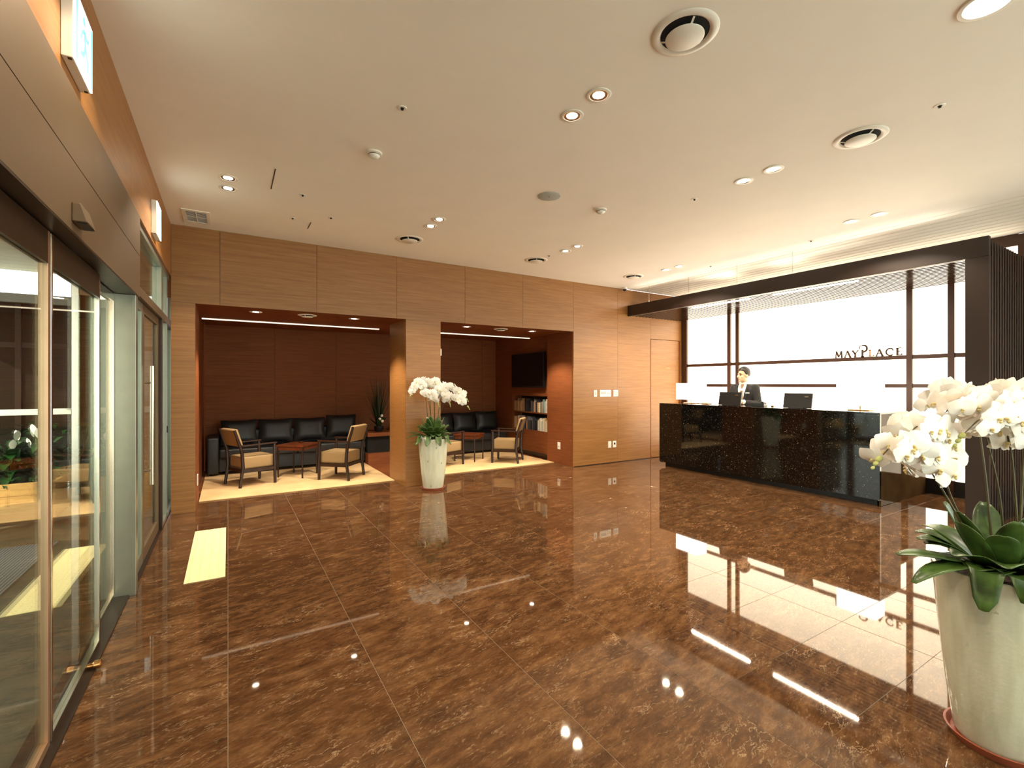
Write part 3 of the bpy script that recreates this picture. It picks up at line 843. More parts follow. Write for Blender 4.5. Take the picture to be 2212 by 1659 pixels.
t = thing('wall_plate', 'white socket on the lounge opening reveal by the glazing', 'socket', (-0.3165, 6.75, 0.30), R(90))
box('cover', -0.04, 0.04, -0.009, 0, -0.065, 0.065, 'white_plastic', t, bevel=0.002)
box('outlet', -0.018, 0.018, -0.011, -0.0092, -0.03, -0.002, 'grey_plastic', t)

t = thing('wall_sensor', 'tiny white device on the pillar reveal above the orchids', 'sensor', (2.6675, 6.47, 1.92))
box('housing', 0, 0.03, -0.03, 0.03, -0.05, 0.05, 'white_plastic', t, bevel=0.004)
MB().ball((0.03, 0, 0.0), (0.012, 0.014, 0.014), 10, 8).build('lens', 'grey_plastic', t, True)

# ------------------------------------------------------------------ reception canopy portal
XF = 6.44
cp = thing('reception_canopy', 'dark umber portal canopy with slatted underside and end over the reception counter', 'canopy', (0, 0, 0))
box('beam', XF, XF + 0.06, 1.50, YB - 0.003, 2.725, 2.925, 'frame', cp, bevel=0.003)
box('pillar', XF, XF + 0.06, 1.495, 1.675, 0.0, 2.724, 'frame', cp, bevel=0.003)
sme = MB().box(-0.018, 0.018, 1.60, YB - 0.004, 2.735, 2.80)  .mesh('slat', 'slat', bevel=0.002, seg=1)
k = 0
while XF + 0.14 + k * 0.088 < XR - 0.08:
    link('slat', sme, cp, (XF + 0.14 + k * 0.088, 0, 0)); k += 1
for y in (1.75, 2.9, 4.05, 5.2, 6.3):
    box('cross_bar', XF + 0.061, XR - 0.06, y - 0.02, y + 0.02, 2.801, 2.85, 'frame', cp)
eme = MB().box(-0.02, 0.02, 1.515, 1.575, 0.0, 2.90).mesh('end_slat', 'frame', bevel=0.002, seg=1)
k = 0
while XF + 0.11 + k * 0.088 < XR - 0.06:
    link('end_slat', eme, cp, (XF + 0.11 + k * 0.088, 0, 0)); k += 1
box('end_panel', XF + 0.061, XR - 0.052, 1.58, 1.599, 0.0, 2.90, 'plinth', cp)
for n_, (a, b) in enumerate(((4.14, 5.16), (2.73, 3.78))):
    box('light_strip', 6.682, 6.718, a, b, 2.726, 2.734, 'strip_glow', cp)
    l = bpy.data.lights.new('strip_light', 'AREA'); l.shape = 'RECTANGLE'; l.size = 0.03; l.size_y = b - a; l.energy = 14; l.color = (1, 0.86, 0.66)
    o = bpy.data.objects.new('strip_light', l); col.objects.link(o); o.parent = cp; o.location = (6.70, (a + b) / 2, 2.722)
for y in (3.4, 4.2, 5.05, 5.9):
    MB().tube([(XF + 0.03, y, 2.925), (XF + 0.03, y, H - 0.001)], 0.004, 6).build('hanger_rod', 'steel', cp)
cv = box('cove_light', XF + 0.075, XF + 0.115, 1.75, YB - 0.15, 2.852, 2.872, 'cove_glow', cp)
l = bpy.data.lights.new('cove_area', 'AREA'); l.shape = 'RECTANGLE'; l.size = 4.4; l.size_y = 0.04; l.energy = 6; l.color = (1, 0.90, 0.74)
o = bpy.data.objects.new('cove_area', l); col.objects.link(o); o.parent = cv; o.location = (XF + 0.10, 4.0, 2.945); o.rotation_euler = Vector((-0.93, 0, 0.37)).to_track_quat('-Z', 'Y').to_euler()
# two uplights on top of the canopy
for n_, y in enumerate((3.75, 4.75)):
    t = thing('uplight', ('small canopy uplight under the hanger rod above the second monitor', 'small canopy uplight above the standing clerk')[n_], 'light', (7.0, y, 2.802), 0, 'canopy uplights')
    MB().lathe([(0.04, 0), (0.05, 0.05), (0.05, 0.06)], 18).build('can', 'black_plastic', t, True)
    MB().lathe([(0.042, 0.0605), (0.042, 0.064)], 18).build('lens', 'big_glow', t, True)
    l = bpy.data.lights.new('uplight_spot', 'SPOT'); l.energy = 2.2; l.spot_size = R(120); l.spot_blend = 0.8; l.color = (1, 0.86, 0.62); l.shadow_soft_size = 0.04
    o = bpy.data.objects.new('uplight_spot', l); col.objects.link(o); o.parent = t; o.location = (0, 0, 0.075); o.rotation_euler = (R(180), 0, 0)

# ------------------------------------------------------------------ reception counter
XC0, XC1, YC0, YC1, ZC = 6.56, 7.15, 2.45, 5.74, 1.112
rc = thing('reception_counter', 'long black sparkling granite reception counter', 'counter', (0, 0, 0))
box('front_panel', XC0, XC0 + 0.04, YC0, YC1, 0.075, ZC - 0.022, 'granite', rc, bevel=0.002)
box('counter_top', XC0, XC1, YC0, YC1, ZC - 0.0215, ZC, 'granite', rc, bevel=0.002)
box('plinth', XC0 + 0.09, XC0 + 0.12, YC0 + 0.06, YC1 - 0.06, 0.0, 0.0745, 'plinth', rc)
box('end_panel', XC0 + 0.041, XC1, YC0 + 0.002, YC0 + 0.022, 0.004, ZC - 0.022, 'endstone', rc)
box('end_panel', XC0 + 0.041, XC1, YC1 - 0.022, YC1 - 0.002, 0.06, ZC - 0.022, 'granite', rc)
box('inner_panel', XC1 - 0.16, XC1 - 0.14, YC0 + 0.023, YC1 - 0.023, 0.02, ZC - 0.022, 'dark_wood', rc)
sg = tag(box('side_screen', XC1 + 0.003, XR - 0.055, YC0 + 0.002, YC0 + 0.022, 0.0005, 0.80, 'endstone', bevel=0.002), 'low polished side screen closing the gap behind the counter', 'screen')

# table lamps on counter
for (y, lab) in ((2.80, 'glowing white box shade lamp on the counter end by the orchids'), (5.36, 'glowing white box shade lamp on the counter end by the wood door')):
    t = thing('table_lamp', lab, 'lamp', (6.93, y, ZC))
    box('base', -0.06, 0.06, -0.12, 0.12, 0, 0.012, 'brass', t, bevel=0.003)
    MB().tube([(0, 0, 0.012), (0, 0, 0.075)], 0.008, 8).build('stem', 'brass', t, True)
    m = MB()
    w2_, d2_ = 0.215, 0.13
    m.add([(-d2_, -w2_, 0.07), (d2_, -w2_, 0.07), (d2_, w2_, 0.07), (-d2_, w2_, 0.07), (-d2_, -w2_, 0.35), (d2_, -w2_, 0.35), (d2_, w2_, 0.35), (-d2_, w2_, 0.35)],
          [(0, 1, 5, 4), (1, 2, 6, 5), (2, 3, 7, 6), (3, 0, 4, 7)])
    o = m.build('shade', 'shade_glow', t)
    sm = o.modifiers.new('thick', 'SOLIDIFY'); sm.thickness = 0.004
    rb = MB().beam((-d2_ + 0.006, 0, 0.076), (d2_ - 0.006, 0, 0.076), 0.006, 0.006)
    rb.build('shade_bar', 'brass', t)

# monitors
for (y, lab) in ((4.55, 'black flat monitor on the counter in front of the standing clerk'), (3.515, 'black flat monitor on the counter between clerk and lamp')):
    t = thing('monitor', lab, 'monitor', (6.80, y, ZC), R(0))
    tl = R(12)
    m = MB().obox((0.03, 0, 0.105), Vector((math.sin(tl), 0, math.cos(tl))) * 0.105, (0, 0.19, 0), Vector((math.cos(tl), 0, -math.sin(tl))) * 0.012)
    b_ = m.build('case', 'black_plastic', t, bevel=0.004)
    MB().obox((0.0275 + 0.0145, 0, 0.107), Vector((math.sin(tl), 0, math.cos(tl))) * 0.09, (0, 0.175, 0), Vector((math.cos(tl), 0, -math.sin(tl))) * 0.0015).build('display', 'screen', b_)
    MB().obox((0.021, -0.12, 0.16), Vector((math.sin(tl), 0, math.cos(tl))) * 0.008, (0, 0.026, 0.0), Vector((math.cos(tl), 0, -math.sin(tl))) * 0.0028).build('badge', 'steel', b_)
    box('foot', -0.05, 0.09, -0.09, 0.09, 0, 0.008, 'black_plastic', t, bevel=0.002)
# small desk things
t = thing('desk_phone', 'small dark telephone on the counter between the two monitors', 'telephone', (6.98, 4.16, ZC), R(12))
MB().add([(-0.08, -0.09, 0), (0.08, -0.09, 0), (0.08, 0.09, 0), (-0.08, 0.09, 0), (-0.08, -0.09, 0.05), (0.08, -0.09, 0.02), (0.08, 0.09, 0.02), (-0.08, 0.09, 0.05)],
         [(3, 2, 1, 0), (4, 5, 6, 7), (0, 1, 5, 4), (1, 2, 6, 5), (2, 3, 7, 6), (3, 0, 4, 7)]).build('body', 'black_plastic', t, bevel=0.004)
MB().tube([(-0.06, -0.06, 0.056), (-0.02, -0.06, 0.062), (0.04, -0.06, 0.05), (0.075, -0.06, 0.038)], [0.018, 0.012, 0.012, 0.018], 8).build('handset', 'black_plastic', t, True)
t = thing('pen_stand', 'slim pen standing in a holder on the counter', 'pen holder', (6.95, 3.94, ZC))
MB().lathe([(0.02, 0), (0.022, 0.012), (0.006, 0.02)], 14).build('base', 'brass', t, True)
MB().tube([(0, 0, 0.018), (0.004, 0.002, 0.13)], 0.004, 6).build('pen', 'grey_plastic', t)
t = thing('card_tray', 'low brass card tray on the counter beside the wood-door lamp', 'tray', (6.90, 5.05, ZC))
box('tray', -0.05, 0.05, -0.09, 0.09, 0, 0.01, 'brass', t, bevel=0.002)
box('cards', -0.035, 0.035, -0.05, 0.05, 0.0105, 0.03, 'paper', t)

# ------------------------------------------------------------------ person behind the counter
def limb(m, pts, rads, n=14):
    for i in range(len(pts) - 1):
        m.tube([pts[i], pts[i + 1]], [rads[i], rads[i + 1]], n)
    for p, r_ in zip(pts, rads):
        m.ball(p, r_, n, 9)
def remesh(o, vox, sm=4):
    r_ = o.modifiers.new('union', 'REMESH'); r_.mode = 'VOXEL'; r_.voxel_size = vox; r_.use_smooth_shade = True
    s = o.modifiers.new('relax', 'SMOOTH'); s.iterations = sm; s.factor = 0.5
    return o
person = thing('person', 'person in black suit, white shirt and brown tie standing behind the counter', 'person', (7.50, 4.73, 0.0), R(98))
# local frame: front = +Y, person's right = +X
headrot = Matrix.Rotation(R(-30), 3, 'Z')
HC = Vector((0, 0.035, 1.60))
def hp(x, y, z): return HC + headrot @ Vector((x, y, z))
b = MB()
b.ball(hp(0, -0.012, 0.03), (0.076, 0.094, 0.098), 24, 16, headrot)          # cranium
b.ball(hp(0, 0.022, -0.045), (0.060, 0.068, 0.082), 20, 14, headrot)          # face / jaw
b.ball(hp(0, 0.066, -0.100), (0.026, 0.022, 0.020), 12, 8, headrot)           # chin
b.tube([hp(0, 0.088, 0.012), hp(0, 0.110, -0.034)], [0.009, 0.016], 10)       # nose
b.ball(hp(0, 0.106, -0.036), (0.018, 0.014, 0.011), 10, 8, headrot)
for s in (-1, 1):
    b.ball(hp(s * 0.077, -0.008, -0.015), (0.012, 0.024, 0.034), 10, 8, headrot)  # ears
    b.ball(hp(s * 0.038, 0.062, -0.03), (0.022, 0.02, 0.02), 10, 8, headrot)      # cheeks
    b.tube([hp(s * 0.018, 0.085, 0.022), hp(s * 0.05, 0.07, 0.022)], 0.009, 8)   # brow ridge
limb(b, [(0, -0.01, 1.38), (0, 0.0, 1.46), (0, 0.012, 1.53)], [0.066, 0.056, 0.054])
b.ball((0, -0.01, 1.24), (0.15, 0.095, 0.17), 18, 12); b.ball((0, 0, 1.02), (0.135, 0.09, 0.16), 18, 12)
hands = {}
for s in (-1, 1):
    sh = (s * 0.185, -0.01, 1.385); el = (s * 0.235, 0.03, 1.115); wr_ = (s * 0.095, 0.295, 1.155)
    limb(b, [sh, el, wr_], [0.056, 0.042, 0.027])
    pa = Vector((s * 0.055, 0.355, 1.150))
    limb(b, [wr_, tuple(pa)], [0.028, 0.030])
    b.ball(tuple(pa), (0.040, 0.042, 0.017), 12, 8, Matrix.Rotation(R(s * 35), 3, 'Z'))
    for q in range(4):
        f0 = pa + Vector((-s * 0.006 + s * (q - 1.5) * -0.019 * 0.8, 0.026 + (q - 1.5) * 0.004, 0.004 - 0.0))
        L1 = (0.030, 0.034, 0.032, 0.026)[q]
        f1 = f0 + Vector((-s * 0.014, L1, -0.002)); f2 = f1 + Vector((-s * 0.012, L1 * 0.6, -0.016)); f3 = f2 + Vector((-s * 0.006, L1 * 0.35, -0.014))
        limb(b, [tuple(f0), tuple(f1), tuple(f2), tuple(f3)], [0.0095, 0.009, 0.008, 0.007], 8)
    th0 = pa + Vector((-s * 0.024, -0.012, 0.008)); th1 = th0 + Vector((-s * 0.024, 0.024, 0.004)); th2 = th1 + Vector((-s * 0.010, 0.026, -0.006))
    limb(b, [tuple(th0), tuple(th1), tuple(th2)], [0.012, 0.010, 0.008], 8)
    limb(b, [(s * 0.085, 0, 0.92), (s * 0.10, 0.012, 0.50), (s * 0.105, -0.01, 0.09)], [0.085, 0.056, 0.038])
    b.ball((s * 0.11, 0.05, 0.045), (0.042, 0.12, 0.04), 12, 8)
body = remesh(b.build('body', 'skin', person, True), 0.0062, 3)
# clothing
j = MB()
prof = [(0.90, 0.165, 0.115, 0.0), (0.98, 0.160, 0.112, 0.0), (1.08, 0.152, 0.108, 0.0), (1.18, 0.164, 0.116, 0.0), (1.28, 0.182, 0.124, -0.003), (1.36, 0.186, 0.114, -0.008), (1.415, 0.145, 0.088, -0.014), (1.45, 0.085, 0.07, -0.018)]
vs_ = []; n = 28
for z, a, d, yo in prof:
    for i in range(n):
        t_ = 2 * math.pi * i / n
        cx_, sy_ = math.cos(t_), math.sin(t_)
        vs_.append((a * abs(cx_) ** 0.8 * (1 if cx_ > 0 else -1), yo + d * abs(sy_) ** 0.8 * (1 if sy_ > 0 else -1), z))
fs_ = [(jj * n + i, jj * n + (i + 1) % n, (jj + 1) * n + (i + 1) % n, (jj + 1) * n + i) for jj in range(len(prof) - 1) for i in range(n)]
fs_ += [tuple(reversed(range(n))), tuple((len(prof) - 1) * n + i for i in range(n))]
j.add(vs_, fs_)
for s in (-1, 1):
    limb(j, [(s * 0.172, -0.012, 1.378), (s * 0.238, 0.028, 1.115), (s * 0.112, 0.262, 1.155)], [0.072, 0.058, 0.042])
jk = remesh(j.build('jacket', 'suit', person, True), 0.009, 5)
def front_y(z):   # jacket front depth at height z
    for (z0, a0, d0, y0), (z1, a1, d1, y1) in zip(prof[:-1], prof[1:]):
        if z0 <= z <= z1:
            f = (z - z0) / (z1 - z0); return (d0 + (d1 - d0) * f) + (y0 + (y1 - y0) * f)
    return 0.1
def vpatch(name, mat, rows, off, th=0.004, parent=None):
    m = MB(); vv = []
    for z, xa, xb in rows:
        for q in range(7):
            x_ = xa + (xb - xa) * q / 6
            a_ = 0.165; y_ = front_y(min(z, 1.449)) * max(0.0, 1 - abs(x_ / a_) ** 2.4) ** 0.4 + off
            vv.append((x_, y_, z))
    m.add(vv, [(r_ * 7 + q, r_ * 7 + q + 1, (r_ + 1) * 7 + q + 1, (r_ + 1) * 7 + q) for r_ in range(len(rows) - 1) for q in range(6)])
    o = m.build(name, mat, parent or person, True)
    s = o.modifiers.new('thick', 'SOLIDIFY'); s.thickness = th; s.offset = 1
    return o
vpatch('shirt', 'shirt', [(1.10, -0.006, 0.006), (1.18, -0.026, 0.026), (1.27, -0.046, 0.046), (1.36, -0.062, 0.062), (1.42, -0.066, 0.066), (1.447, -0.06, 0.06)], 0.003)
cl = MB(); cl.lathe([(0.067, 1.425), (0.066, 1.46), (0.060, 1.484), (0.055, 1.484), (0.06, 1.43)], 20, (0, -0.002, 0), cap=False)
cl.build('collar', 'shirt', person, True)
vpatch('tie', 'tie', [(1.105, -0.004, 0.004), (1.14, -0.028, 0.028), (1.28, -0.024, 0.024), (1.40, -0.016, 0.016), (1.41, -0.026, 0.026), (1.448, -0.022, 0.022)], 0.010)
for s in (-1, 1):
    vpatch('lapel', 'suit', [(1.10, s * 0.006, s * 0.012), (1.20, s * 0.03, s * 0.07), (1.30, s * 0.052, s * 0.105), (1.335, s * 0.06, s * 0.086), (1.35, s * 0.062, s * 0.10), (1.42, s * 0.068, s * 0.085), (1.447, s * 0.062, s * 0.075)], 0.006, 0.005)
    cf = MB(); a = Vector((s * 0.112, 0.262, 1.155)); b2 = Vector((s * 0.092, 0.302, 1.155))
    cf.tube([a, b2], [0.0405, 0.036], 14); cf.build('shirt_cuff', 'shirt', person, True)
vpatch('name_badge', 'shirt', [(1.292, -0.125, -0.070), (1.308, -0.125, -0.070)], 0.012, 0.003)
tr = MB()
tr.ball((0, 0, 0.93), (0.155, 0.105, 0.09), 18, 12)
for s in (-1, 1):
    limb(tr, [(s * 0.085, 0, 0.90), (s * 0.10, 0.012, 0.50), (s * 0.105, -0.01, 0.10)], [0.096, 0.072, 0.060])
remesh(tr.build('trousers', 'suit', person, True), 0.011, 4)
for s in (-1, 1):
    MB().ball((s * 0.11, 0.05, 0.046), (0.046, 0.13, 0.046), 14, 10).build('shoe', 'black_plastic', person, True)
# hair: cap shell over the cranium
hm_ = MB()
nn, mm = 28, 16; vv = []
for jx in range(mm + 1):
    ph = R(2 + 118 * jx / mm)
    for i in range(nn):
        a = 2 * math.pi * i / nn
        d = Vector((math.sin(ph) * math.cos(a), math.sin(ph) * math.sin(a), math.cos(ph)))
        lim = 70 if d.y > 0 else 118
        fr_ = max(0.0, math.sin(a)); lim = 118 - 58 * min(1, fr_ * 1.5)
        ph2 = R(min(2 + 118 * jx / mm, lim))
        d = Vector((math.sin(ph2) * math.cos(a), math.sin(ph2) * math.sin(a), math.cos(ph2)))
        k_ = 1.0 + 0.12 * max(0, d.z)
        vv.append(hp(d.x * 0.082 * k_, -0.012 + d.y * 0.101 * k_, 0.03 + d.z * 0.104 * k_))
hm_.add(vv, [(jx * nn + i, jx * nn + (i + 1) % nn, (jx + 1) * nn + (i + 1) % nn, (jx + 1) * nn + i) for jx in range(mm) for i in range(nn)] + [tuple(reversed(range(nn)))])
ho = hm_.build('hair', 'hair', person, True); sm = ho.modifiers.new('thick', 'SOLIDIFY'); sm.thickness = 0.008; sm.offset = 0
for s in (-1, 1):
    MB().ball(hp(s * 0.032, 0.080, 0.004), (0.013, 0.007, 0.006), 10, 8, headrot).build('eye', 'hair', person, True)
    MB().tube([hp(s * 0.016, 0.094, 0.026), hp(s * 0.036, 0.092, 0.031), hp(s * 0.054, 0.079, 0.026)], 0.0045, 6).build('eyebrow', 'hair', person, True)
MB().ball(hp(0, 0.089, -0.068), (0.024, 0.009, 0.0075), 12, 8, headrot).build('mouth', 'lips', person, True)

# ------------------------------------------------------------------ lounge furniture
OFF = 2.98
for n_, (xa, xb, y0, lab) in enumerate(((-0.305, 2.13, 6.88, 'sand coloured rug under the lounge chairs by the glazing'), (2.69, 5.13, 6.95, 'sand coloured rug under the lounge chairs by the television'))):
    tag(box('rug', xa, xb, y0, 9.0, 0.001, 0.013, 'rug', bevel=0.003), lab, 'rug')

def soft_box(x0, x1, y0, y1, z0, z1, bev, puff=0.0):
    m = MB().box(x0, x1, y0, y1, z0, z1)
    me = m.mesh('soft', 'leather', True, bev, 3)
    return me
def build_sofa(x0, x1, label):
    t = thing('sofa', label, 'sofa', ((x0 + x1) / 2, 8.95, 0.0135))
    w = (x1 - x0) / 2
    MB().box(-w + 0.16, w - 0.001, -0.30, 0.33, 0.05, 0.27).build('base', 'leather', t, bevel=0.01)
    MB().box(-w, -w + 0.158, -0.36, 0.36, 0.03, 0.60).build('arm', 'leather', t, True, bevel=0.03, seg=3)
    MB().box(-w + 0.16, w, 0.20, 0.36, 0.272, 0.66).build('back', 'leather', t, True, bevel=0.03, seg=3)
    cw = (2 * w - 0.16) / 2
    for k in range(2):
        MB().box(-w + 0.162 + k * cw, -w + 0.158 + (k + 1) * cw, -0.36, 0.198, 0.272, 0.41).build('seat_cushion', 'leather', t, True, bevel=0.03, seg=3)
    for sx in (-1, 1):
        for sy in (-0.26, 0.28):
            MB().lathe([(0.02, 0), (0.025, 0.048)], 10, (sx * (w - 0.06), sy, 0)).build('foot', 'dark_wood', t)
    return t
build_sofa(-0.28, 2.13, 'long black leather sofa with four cushions against the lounge rear wall')
build_sofa(2.80, 5.11, 'black leather sofa by the television and book niche')
# loose back cushions
cm = MB(); n = 9; vv = []; ff = []
for sgn in (-1, 1):
    for i in range(n):
        for jx in range(n):
            u = i / (n - 1) * 2 - 1; v = jx / (n - 1) * 2 - 1
            e = (1 - u ** 4) * (1 - v ** 4)
            pin = 1 - 0.07 * (1 - abs(u)) * abs(v) ** 3; pin2 = 1 - 0.07 * (1 - abs(v)) * abs(u) ** 3
            vv.append((u * 0.265 * pin2, sgn * (0.012 + 0.07 * e ** 0.6), v * 0.205 * pin))
for s in range(2):
    for i in range(n - 1):
        for jx in range(n - 1):
            a = s * n * n + i * n + jx; ff.append((a, a + n, a + n + 1, a + 1))
rim = [i for i in range(n)] + [i * n + n - 1 for i in range(1, n)] + [(n - 1) * n + jx for jx in range(n - 2, -1, -1)] + [i * n for i in range(n - 2, 0, -1)]
for a, b_ in zip(rim, rim[1:] + rim[:1]): ff.append((a, b_, b_ + n * n, a + n * n))
cm.add(vv, ff)
cme = cm.mesh('cushion', 'leather', True)
for n_, (x, dz, rz) in enumerate(((0.16, 0.0, 1.5), (0.705, 0.0, -1.5), (1.25, 0.0, 1), (1.80, 0.035, -1), (3.235, 0, 1), (3.775, 0, -1), (4.315, 0.0, 1), (4.853, 0.01, 0))):
    o = link('cushion', cme, None, (x, 9.055, 0.645 + dz), (R(-14), 0, R(rz)))
    tag(o, '%s black leather cushion from the arm of the sofa beside the %s' % (('first', 'second', 'third', 'fourth')[n_ % 4], ('grass arrangement', 'television')[n_ // 4]), 'cushion',
        ('cushions on the sofa by the glazing', 'cushions on the sofa by the television')[n_ // 4])

def make_chair(label):
    t = thing('lounge_chair', label, 'chair')
    w = 0.235
    for s in (-1, 1):
        # rear leg and back post in one piece
        MB().tube([(-0.255, s * w, 0), (-0.215, s * w, 0.28), (-0.23, s * w, 0.50), (-0.325, s * w, 0.80)], [0.020, 0.025, 0.023, 0.018], 8).build('rear_leg', 'dark_wood', t, True)
        MB().tube([(0.225, s * w, 0), (0.222, s * w, 0.30), (0.215, s * w, 0.57)], [0.020, 0.025, 0.022], 8).build('front_leg', 'dark_wood', t, True)
        MB().beam((-0.235, s * w, 0.575), (0.245, s * w, 0.585), 0.045, 0.022).build('armrest', 'dark_wood', t, bevel=0.006)
        MB().beam((-0.20, s * w, 0.222), (0.21, s * w, 0.222), 0.022, 0.045).build('side_rail', 'dark_wood', t)
    MB().beam((0.215, -w + 0.02, 0.222), (0.215, w - 0.02, 0.222), 0.022, 0.045).build('front_rail', 'dark_wood', t)
    MB().beam((-0.21, -w + 0.02, 0.222), (-0.21, w - 0.02, 0.222), 0.022, 0.045).build('back_rail', 'dark_wood', t)
    MB().box(-0.20, 0.235, -w + 0.024, w - 0.024, 0.245, 0.415).build('seat', 'seat_fab', t, True, bevel=0.025, seg=3)
    c = Vector((-0.272, 0, 0.685)); up = Vector((-0.30, 0, 0.954)); nr = Vector((0.954, 0, 0.30))
    MB().obox(c + nr * 0.008, up * 0.125, (0, w - 0.018, 0), nr * 0.028).build('backrest', 'seat_fab', t, True, bevel=0.018, seg=3)
    return t
ch = make_chair('tan armchair with dark wood frame, backing the glazing side of the lounge')
spots = [(0.289, 7.74, 22, 'tan armchair with dark wood frame turned away from the glazing'),
         (1.49, 7.515, 139, 'tan armchair with dark wood frame near the grass arrangement'),
         (0.289 + OFF + 0.03, 7.73, 22, 'tan armchair half hidden behind the white orchid pot'),
         (1.49 + OFF - 0.03, 7.48, 137, 'tan armchair with dark wood frame before the book niche')]
for n_, (x, y, a, lab) in enumerate(spots):
    c = ch if n_ == 0 else copy_tree(ch)
    c.location = (x, y, 0.0165); c.rotation_euler = (0, 0, R(a)); c['label'] = lab; c['group'] = 'tan lounge chairs'

def make_table(label):
    t = thing('coffee_table', label, 'table')
    s = 0.225
    MB().box(-s, s, -s, s, 0.475, 0.50).build('table_top', 'table_wood', t, bevel=0.004)
    for a in range(4):
        o = MB().box(-s + 0.03, s - 0.03, -s + 0.012, -s + 0.03, 0.42, 0.4745).build('apron', 'table_wood', t); o.rotation_euler = (0, 0, R(90 * a))
        o = MB().tube([(-s + 0.025, -s + 0.025, 0), (-s + 0.025, -s + 0.025, 0.4745)], [0.012, 0.016], 8).build('leg', 'dark_wood', t, True); o.rotation_euler = (0, 0, R(90 * a))
    return t
tb = make_table('small square cherry wood table between the armchairs by the glazing')
tb.location = (0.94, 8.03, 0.0135); tb.rotation_euler = (0, 0, R(51))
tb2 = copy_tree(tb); tb2.location = (0.94 + OFF - 0.02, 7.98, 0.0135); tb2.rotation_euler = (0, 0, R(40))
tb2['label'] = 'small square cherry wood table between the armchairs by the television'
t = thing('ashtray', 'small pale dish on the cherry table by the glazing', 'dish', (1.0, 8.12, 0.514))
MB().lathe([(0.03, 0.0), (0.05, 0.02), (0.046, 0.022), (0.028, 0.006)], 18).build('bowl', 'steel', t, True)

# console with grass arrangement
cs = thing('console', 'low reddish wood console with niche shade painted as a dark block beside the sofa', 'console', (2.40, 8.80, 0.0))
box('top', -0.26, 0.26, -0.30, 0.30, 0.50, 0.565, 'veneer_red', cs, bevel=0.003)
box('niche', -0.24, 0.24, -0.22, 0.29, 0.20, 0.499, 'dark_void', cs)  # solid black block stands in for the shade of the niche
box('base', -0.26, 0.26, -0.34, 0.30, 0.0, 0.199, 'veneer_red', cs, bevel=0.003)
t = thing('grass_arrangement', 'tall spiky green grass arrangement with white blooms on the console', 'plant', (2.40, 8.72, 0.5655))
MB().lathe([(0.06, 0), (0.085, 0.05), (0.09, 0.10), (0.082, 0.10), (0.07, 0.02)], 20).build('bowl', 'black_plastic', t, True)
for k in range(70):
    a = rnd.uniform(0, 6.28); sp = rnd.uniform(0.02, 0.30) * (1 if rnd.random() < 0.7 else 1.3); h_ = rnd.uniform(0.55, 0.95)
    p0 = Vector((math.cos(a) * 0.03, math.sin(a) * 0.03, 0.06)); d = Vector((math.cos(a), math.sin(a), 0))
    m = MB(); sd_ = Vector((-d.y, d.x, 0)); vv = []
    for q in range(5):
        f = q / 4; p = p0 + d * sp * f ** 1.6 + Vector((0, 0, h_ * f)); w = 0.012 * (1 - f * 0.85)
        vv += [p - sd_ * w, p + sd_ * w]
    m.add(vv, [(2 * q, 2 * q + 1, 2 * q + 3, 2 * q + 2) for q in range(4)])
    m.build('blade', 'grass', t)
for x, y, z in ((0.03, -0.09, 0.30), (-0.01, -0.10, 0.24), (0.035, -0.11, 0.20)):
    m = MB().ball((x, y, z), (0.028, 0.024, 0.026), 10, 8); m.build('bloom', 'petal', t, True)
    MB().tube([(x * 0.3, y * 0.3, 0.05), (x, y, z)], 0.004, 5).build('bloom_stem', 'stem', t)
for k in range(9):
    a = rnd.uniform(0, 6.28); d = Vector((math.cos(a), math.sin(a), 0)); sd_ = Vector((-d.y, d.x, 0)); L_ = rnd.uniform(0.14, 0.24)
    m = MB(); vv = []
    for q in range(5):
        f = q / 4; p = d * L_ * f + Vector((0, 0, 0.08 + 0.28 * f - 0.1 * f * f)); w = 0.032 * math.sin(math.pi * min(f + 0.08, 1)) + 0.002
        vv += [p - sd_ * w, p + sd_ * w]
    m.add(vv, [(2 * q, 2 * q + 1, 2 * q + 3, 2 * q + 2) for q in range(4)]); m.build('leaf', 'leaf_dark', t, True)

# television
t = thing('television', 'large black flat television on the lounge side wall', 'television', (5.245, 7.93, 1.725))
box('case', -0.075, -0.03, -0.60, 0.60, -0.345, 0.345, 'black_plastic', t, bevel=0.005)
box('display', -0.0772, -0.0752, -0.575, 0.575, -0.315, 0.325, 'screen', t)
box('bracket', -0.0298, 0.004, -0.2, 0.2, -0.15, 0.15, 'black_plastic', t)

